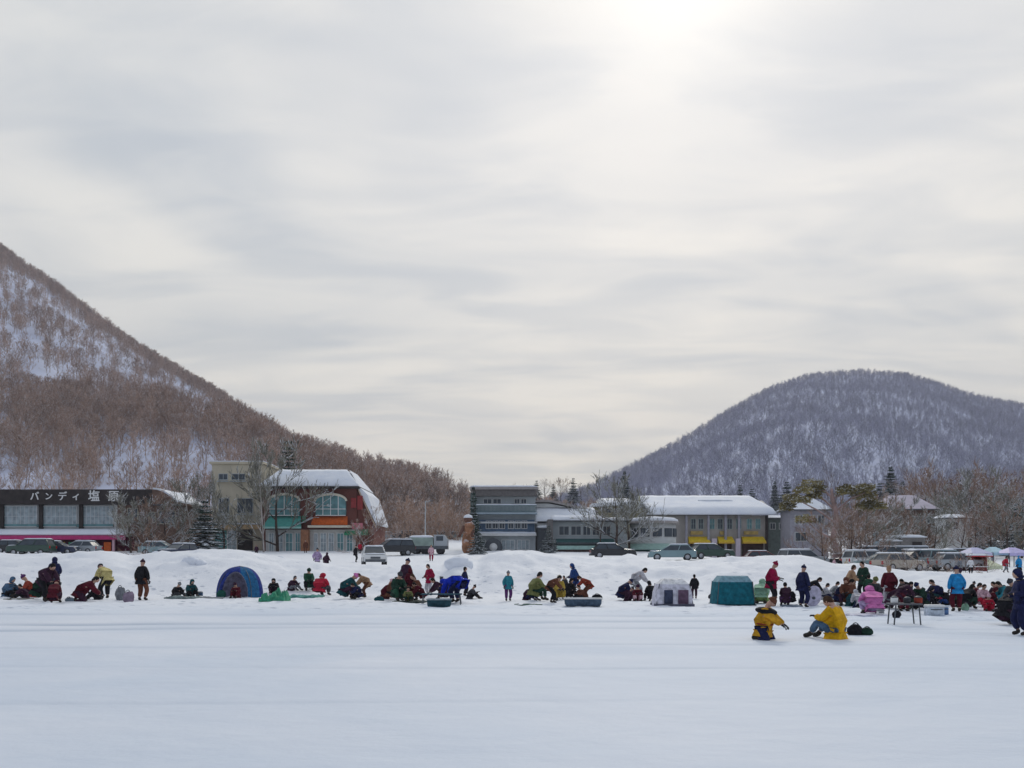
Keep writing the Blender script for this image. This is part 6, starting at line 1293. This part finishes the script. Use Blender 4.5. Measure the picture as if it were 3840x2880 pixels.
def mat_sheet(px0, px1, base, c, label, crumple=0.05, d=1.1, name='ground_sheet'):
    Y = F * CH / (base - HZ); x0, x1 = X(px0, Y), X(px1, Y); n, m = 22, 10; rnd = px0 * 0.1; vs = []; fs = []; zz = H((x0 + x1) / 2, Y)
    for j in range(m + 1):
        for i in range(n + 1):
            u, v = i / n, j / m; x = x0 + (x1 - x0) * u + 0.05 * fbm(v * 3, rnd, 0, 2); y = Y + d * v + 0.08 * fbm(u * 3, rnd + 4, 0, 2); vs.append((x, y, zz + 0.025 + crumple * max(0, fbm(x * 3.0, y * 3.0, rnd, 4) + 0.35)))
    k = len(vs); vs += [(a, b_, zz - 0.02) for a, b_, _ in vs]
    for j in range(m):
        for i in range(n): a = j * (n + 1) + i; fs += [(a, a + 1, a + n + 2, a + n + 1)]
    for i in range(n): fs += [(i, k + i, k + i + 1, i + 1)]
    for j in range(m): a = j * (n + 1); fs += [(a, a + n + 1, k + a + n + 1, k + a), (a + n, k + a + n, k + a + 2 * n + 1, a + 2 * n + 1)]
    b = MB(); b.add(vs, fs, True); o = b.build(name, c, None); prop(o, label, 'ground sheet')
mat_sheet(968, 1064, 2258, cloth('sheet_green', (0.05, 0.27, 0.16)), 'crumpled green tarpaulin in front of the seated person in black', 0.5, 1.2, 'tarpaulin')
mat_sheet(1062, 1190, 2243, cloth('sheet_teal', (0.08, 0.26, 0.23)), 'teal ground sheet under the plum and crimson jackets', 0.10, 1.6)
mat_sheet(612, 730, 2248, cloth('sheet_grey', (0.17, 0.21, 0.21)), 'grey ground sheet under the pair seated in black', 0.10, 1.2)
mat_sheet(1930, 2034, 2268, cloth('sheet_darkgreen', (0.01, 0.06, 0.05)), 'very dark green mat under the olive jacket', 0.03, 1.0)
mat_sheet(10, 80, 2250, cloth('sheet_taupe', (0.15, 0.15, 0.14)), 'taupe mat under the blue jacket at the far left', 0.04, 1.0)
mat_sheet(2950, 3010, 2276, cloth('sheet_slate', (0.18, 0.22, 0.28)), 'slate grey mat at the feet of the tall navy figure', 0.03, 0.8)
mat_sheet(3195, 3330, 2312, cloth('sheet_white', (0.62, 0.62, 0.70)), 'whitish ground sheet under the bright pink jacket', 0.05, 1.0)
mat_sheet(1470, 1590, 2262, cloth('sheet_black', (0.015, 0.03, 0.025)), 'near black mat under the pyramid shaped group', 0.05, 1.2)
mat_sheet(740, 830, 2246, cloth('sheet_stone', (0.28, 0.29, 0.30)), 'stone grey mat left of the dome tent', 0.05, 0.7)
def table(px0, px1, base, hm, d, top, leg, label, name='low_table', nleg=4):
    Y = F * CH / (base - HZ); x0, x1 = X(px0, Y), X(px1, Y); z = H((x0 + x1) / 2, Y); r = thing(name, label, 'table', ((x0 + x1) / 2, Y + d / 2, z))
    b = MB(); b.rbox(x0, Y, z + hm - 0.045, x1, Y + d, z + hm, 0.02); b.build('table_top', top, r)
    for sx in (0, 1):
        for sy in (0, 1):
            b = MB(); xx = x0 + 0.08 + (x1 - x0 - 0.16) * sx; yy = Y + 0.06 + (d - 0.12) * sy; b.tube((xx, yy, z + hm - 0.05), (xx + (0.05 if sx else -0.05), yy, z - 0.03), 0.018, n=6); b.build('leg', leg, r)
    return r, x0, x1, Y, z + hm
table(1578, 1730, 2266, 0.42, 0.6, cloth('table_slate', (0.04, 0.09, 0.12)), GREYD, 'dark slate low table under the hands of the bent blue jacket')
def sledlike(px0, px1, base, c, rim, label, name='sled'):
    Y = F * CH / (base - HZ); x0, x1 = X(px0, Y), X(px1, Y); z = H((x0 + x1) / 2, Y); d = 0.55; r = thing(name, label, 'sled', ((x0 + x1) / 2, Y, z))
    n = 16; pr = [(0, 0.30), (0.02, 0.06), (0.06, 0.0), (0.94, 0.0), (0.985, 0.08), (1, 0.32)]; b = MB(); vs = []; fs = []
    for u, h_ in pr:
        x = x0 + (x1 - x0) * u; vs += [(x, Y, z + max(h_, 0.26)), (x, Y + 0.06, z + h_ + 0.01), (x, Y + d - 0.06, z + h_ + 0.01), (x, Y + d, z + max(h_, 0.26))]
    for i in range(5): fs += [(4 * i + j, 4 * i + 4 + j, 4 * i + 5 + j, 4 * i + 1 + j) for j in range(3)]
    fs += [(0, 1, 2, 3), (23, 22, 21, 20)]
    b.add(vs, fs, True); b.build('hull', c, r)
    b = MB(); b.tube((x0, Y, z + .29), (x1, Y, z + .29), 0.025, n=6); b.tube((x1, Y, z + .29), (x1, Y + d, z + .29), 0.025, n=6); b.tube((x1, Y + d, z + .29), (x0, Y + d, z + .29), 0.025, n=6); b.tube((x0, Y + d, z + .29), (x0, Y, z + .29), 0.025, n=6); b.build('rim', rim, r)
sledlike(2118, 2258, 2276, cloth('sled_slate', (0.08, 0.12, 0.17)), WHITEP, 'long slate blue sled with a white rim below the rust brown jacket')
sledlike(1600, 1690, 2276, cloth('sled_teal', (0.03, 0.08, 0.10)), cloth('rim_grey', (0.3, 0.35, 0.38)), 'dark teal sled in front of the slate low table')
def stand_sled():
    x, Y, z = at(3050, 2272); r = thing('snow_saucer', 'lilac white oval sled held upright with a dark grip hole', 'sled', (x, Y, z)); h_ = 0.80; w_ = 0.30
    b = MB(); rt = Matrix.Rotation(R(14), 3, 'Y'); b.ball((x, Y, z + h_ / 2), w_, 0.05, h_ / 2, 16, 8, rt); b.build('shell', cloth('cloth_paleviolet', (0.56, 0.53, 0.66)), r)
    b = MB(); b.ball((x, Y - 0.05, z + h_ * 0.42), 0.07, 0.02, 0.06, 8, 5); b.build('grip', GREYD, r)
stand_sled()
tb, tx0, tx1, tY, tz = table(3352, 3462, 2346, 0.55, 0.5, cloth('table_grey', (0.14, 0.14, 0.15)), GREYD, 'grey folding table on thin legs in front of the right hand crowd', 'folding_table')
def pot(x, Y, z, rr, h_, c, label, name='pot', cat='pot'):
    r = thing(name, label, cat, (x, Y, z)); b = MB(); b.lathe([(rr * 0.9, 0), (rr, 0.02), (rr, h_), (rr * 0.93, h_), (rr * 0.9, h_ - 0.03)], (x, Y, z), 14); b.build('body', c, r)
    b = MB(); b.lathe([(rr * 1.03, h_ + 0.001), (rr * 0.7, h_ + 0.03), (0.02, h_ + 0.045)], (x, Y, z), 14); b.build('lid', GREYD, r)
pot(tx0 + 0.12, tY + 0.25, tz, 0.09, 0.14, WHITEP, 'round white pot standing on the left end of the folding table')
pot(tx0 + 0.45, tY + 0.25, tz, 0.09, 0.12, cm('darkgrey'), 'dark small pot in the middle of the folding table')
pot(tx0 + 0.72, tY + 0.22, tz, 0.10, 0.14, cm('brick'), 'brick red pot on the right end of the folding table')
def cooler(px, base, wpx, hpx, c, lid, label):
    x, Y, z = at(px, base); w_ = wpx / F * Y / 2; h_ = hpx / F * Y; r = thing('cool_box', label, 'cool box', (x, Y, z))
    b = MB(); b.rbox(x - w_, Y, z, x + w_, Y + w_ * 1.2, z + h_ * 0.78, 0.03); b.build('body', c, r); b = MB(); b.rbox(x - w_ - 0.01, Y - 0.01, z + h_ * 0.785, x + w_ + 0.01, Y + w_ * 1.2 + 0.01, z + h_, 0.03); b.build('lid', lid, r)
    b = MB(); b.tube((x - w_ * 0.7, Y - 0.02, z + h_ * 0.6), (x + w_ * 0.7, Y - 0.02, z + h_ * 0.6), 0.015, n=5); b.build('handle', GREYD, r)
cooler(3512, 2308, 62, 44, cloth('cooler_white', (0.60, 0.66, 0.72)), WHITEP, 'large white blue cool box in front of the navy jacket')
cooler(3545, 2304, 28, 34, cloth('cooler_blue', (0.12, 0.22, 0.42)), cloth('cooler_white', (0.60, 0.66, 0.72)), 'small blue cool box right of the large white one')
cooler(3305, 2310, 26, 24, WHITEP, cm('grey'), 'small white cool box right of the bright pink jacket')
cooler(3008, 2264, 22, 20, cm('grey'), WHITEP, 'small grey cool box behind the tall navy figure')
cooler(745, 2236, 24, 18, cm('steel'), WHITEP, 'small blue cool box between the black pair and the dome tent')
def bucket(px, base, c, label):
    x, Y, z = at(px, base); r = thing('bucket', label, 'bucket', (x, Y, z)); b = MB(); b.lathe([(0.11, 0.0), (0.145, 0.27), (0.135, 0.27), (0.105, 0.02)], (x, Y, z), 14); b.build('body', c, r)
    b = MB(); p = None
    for k in range(9):
        q = Vector((x + 0.145 * math.cos(R(22.5 * k)), Y, z + 0.26 + 0.12 * math.sin(R(22.5 * k))))
        if p: b.tube(p, q, 0.007, n=4, caps=False)
        p = q
    b.build('handle', GREYD, r)

def stool(px, base, c, label, Y=None):
    x, Yq, z = at(px, base); r = thing('folding_stool', label, 'stool', (x, Yq, z)); b = MB(); b.rbox(x - 0.19, Yq - 0.16, z + 0.26, x + 0.19, Yq + 0.16, z + 0.30, 0.02); b.build('seat', c, r)
    for s in (-1, 1):
        for q in (-1, 1):
            b = MB(); b.tube((x + 0.16 * q, Yq + 0.13 * s, z + 0.27), (x - 0.16 * q, Yq + 0.13 * s, z - 0.01), 0.012, n=5); b.build('leg', GREYD, r)
for px, base, c, l in ((2094, 2249, 'green', 'green folding stool under the mustard yellow person'), (3508, 2268, 'red', 'red folding stool under the navy jacket at right')): stool(px, base, cm(c), l)
# black yoke and stripes of the amber jacket, worn as a vest
def vest():
    P = [o for o in bpy.data.objects if o.get('label', '').startswith('kneeling fisher in an amber')][0]; S = POSES['crouch']
    b = MB(); up = (S['chest'] - S['belly']).normalized(); c = S['chest'] + up * 0.02; rt = fitrot(up); b.ball(c, 0.285, 0.262, 0.10, 14, 8, rt); o = b.build('black_yoke', cm('black'), None); o.parent = P
    b = MB(); c = S['pelvis'] + (S['belly'] - S['pelvis']) * 0.55; b.ball(c, 0.245, 0.238, 0.035, 14, 6, fitrot((S['belly'] - S['pelvis']).normalized())); o = b.build('rust_band', cm('brick'), None); o.parent = P
vest()
# snow lumps thrown up along the bank
for i, (px, base, s) in enumerate(((715, 2135, 0.5), (752, 2150, 0.35), (1052, 2093, 0.3), (1720, 2118, 0.8), (1745, 2140, 0.45), (585, 2100, 0.3))):
    Y = 50 if base > 2110 else 57; x = X(px, Y); z = H(x, Y); rnd = random.Random(i); b = MB(); b.ball((0, 0, 0), s, s * 0.8, s * 0.55, 12, 8, jit=0.12, rnd=rnd); o = b.build('snow_lump', SNOW, None); o.location = (x, Y, z + s * 0.1)
    prop(o, ('low snow lump right of centre of the left bank', 'small snow chunk on the left bank, lower one', 'small snow chunk near the frosted tree', 'large snow pile at the right side of the gap', 'medium snow chunk under the large pile', 'tiny snow chunk below the brown end wall')[i], 'snow lump')
# ---------------------------------------------------------------- air
def haze(density=0.00022):
    m = bpy.data.materials.new('winter_air'); m.use_nodes = True; t = m.node_tree; t.nodes.clear()
    v = nd(t, 'ShaderNodeVolumePrincipled'); v.inputs['Color'].default_value = (0.84, 0.86, 1.0, 1); v.inputs['Density'].default_value = density
    v.inputs['Anisotropy'].default_value = 0.2
    o = nd(t, 'ShaderNodeOutputMaterial'); t.links.new(v.outputs[0], o.inputs['Volume'])
    b = MB(); b.box(-3600, -80, -6, 3600, 3300, 520)
    h = b.build('haze', m); h['kind'] = 'stuff'
haze()
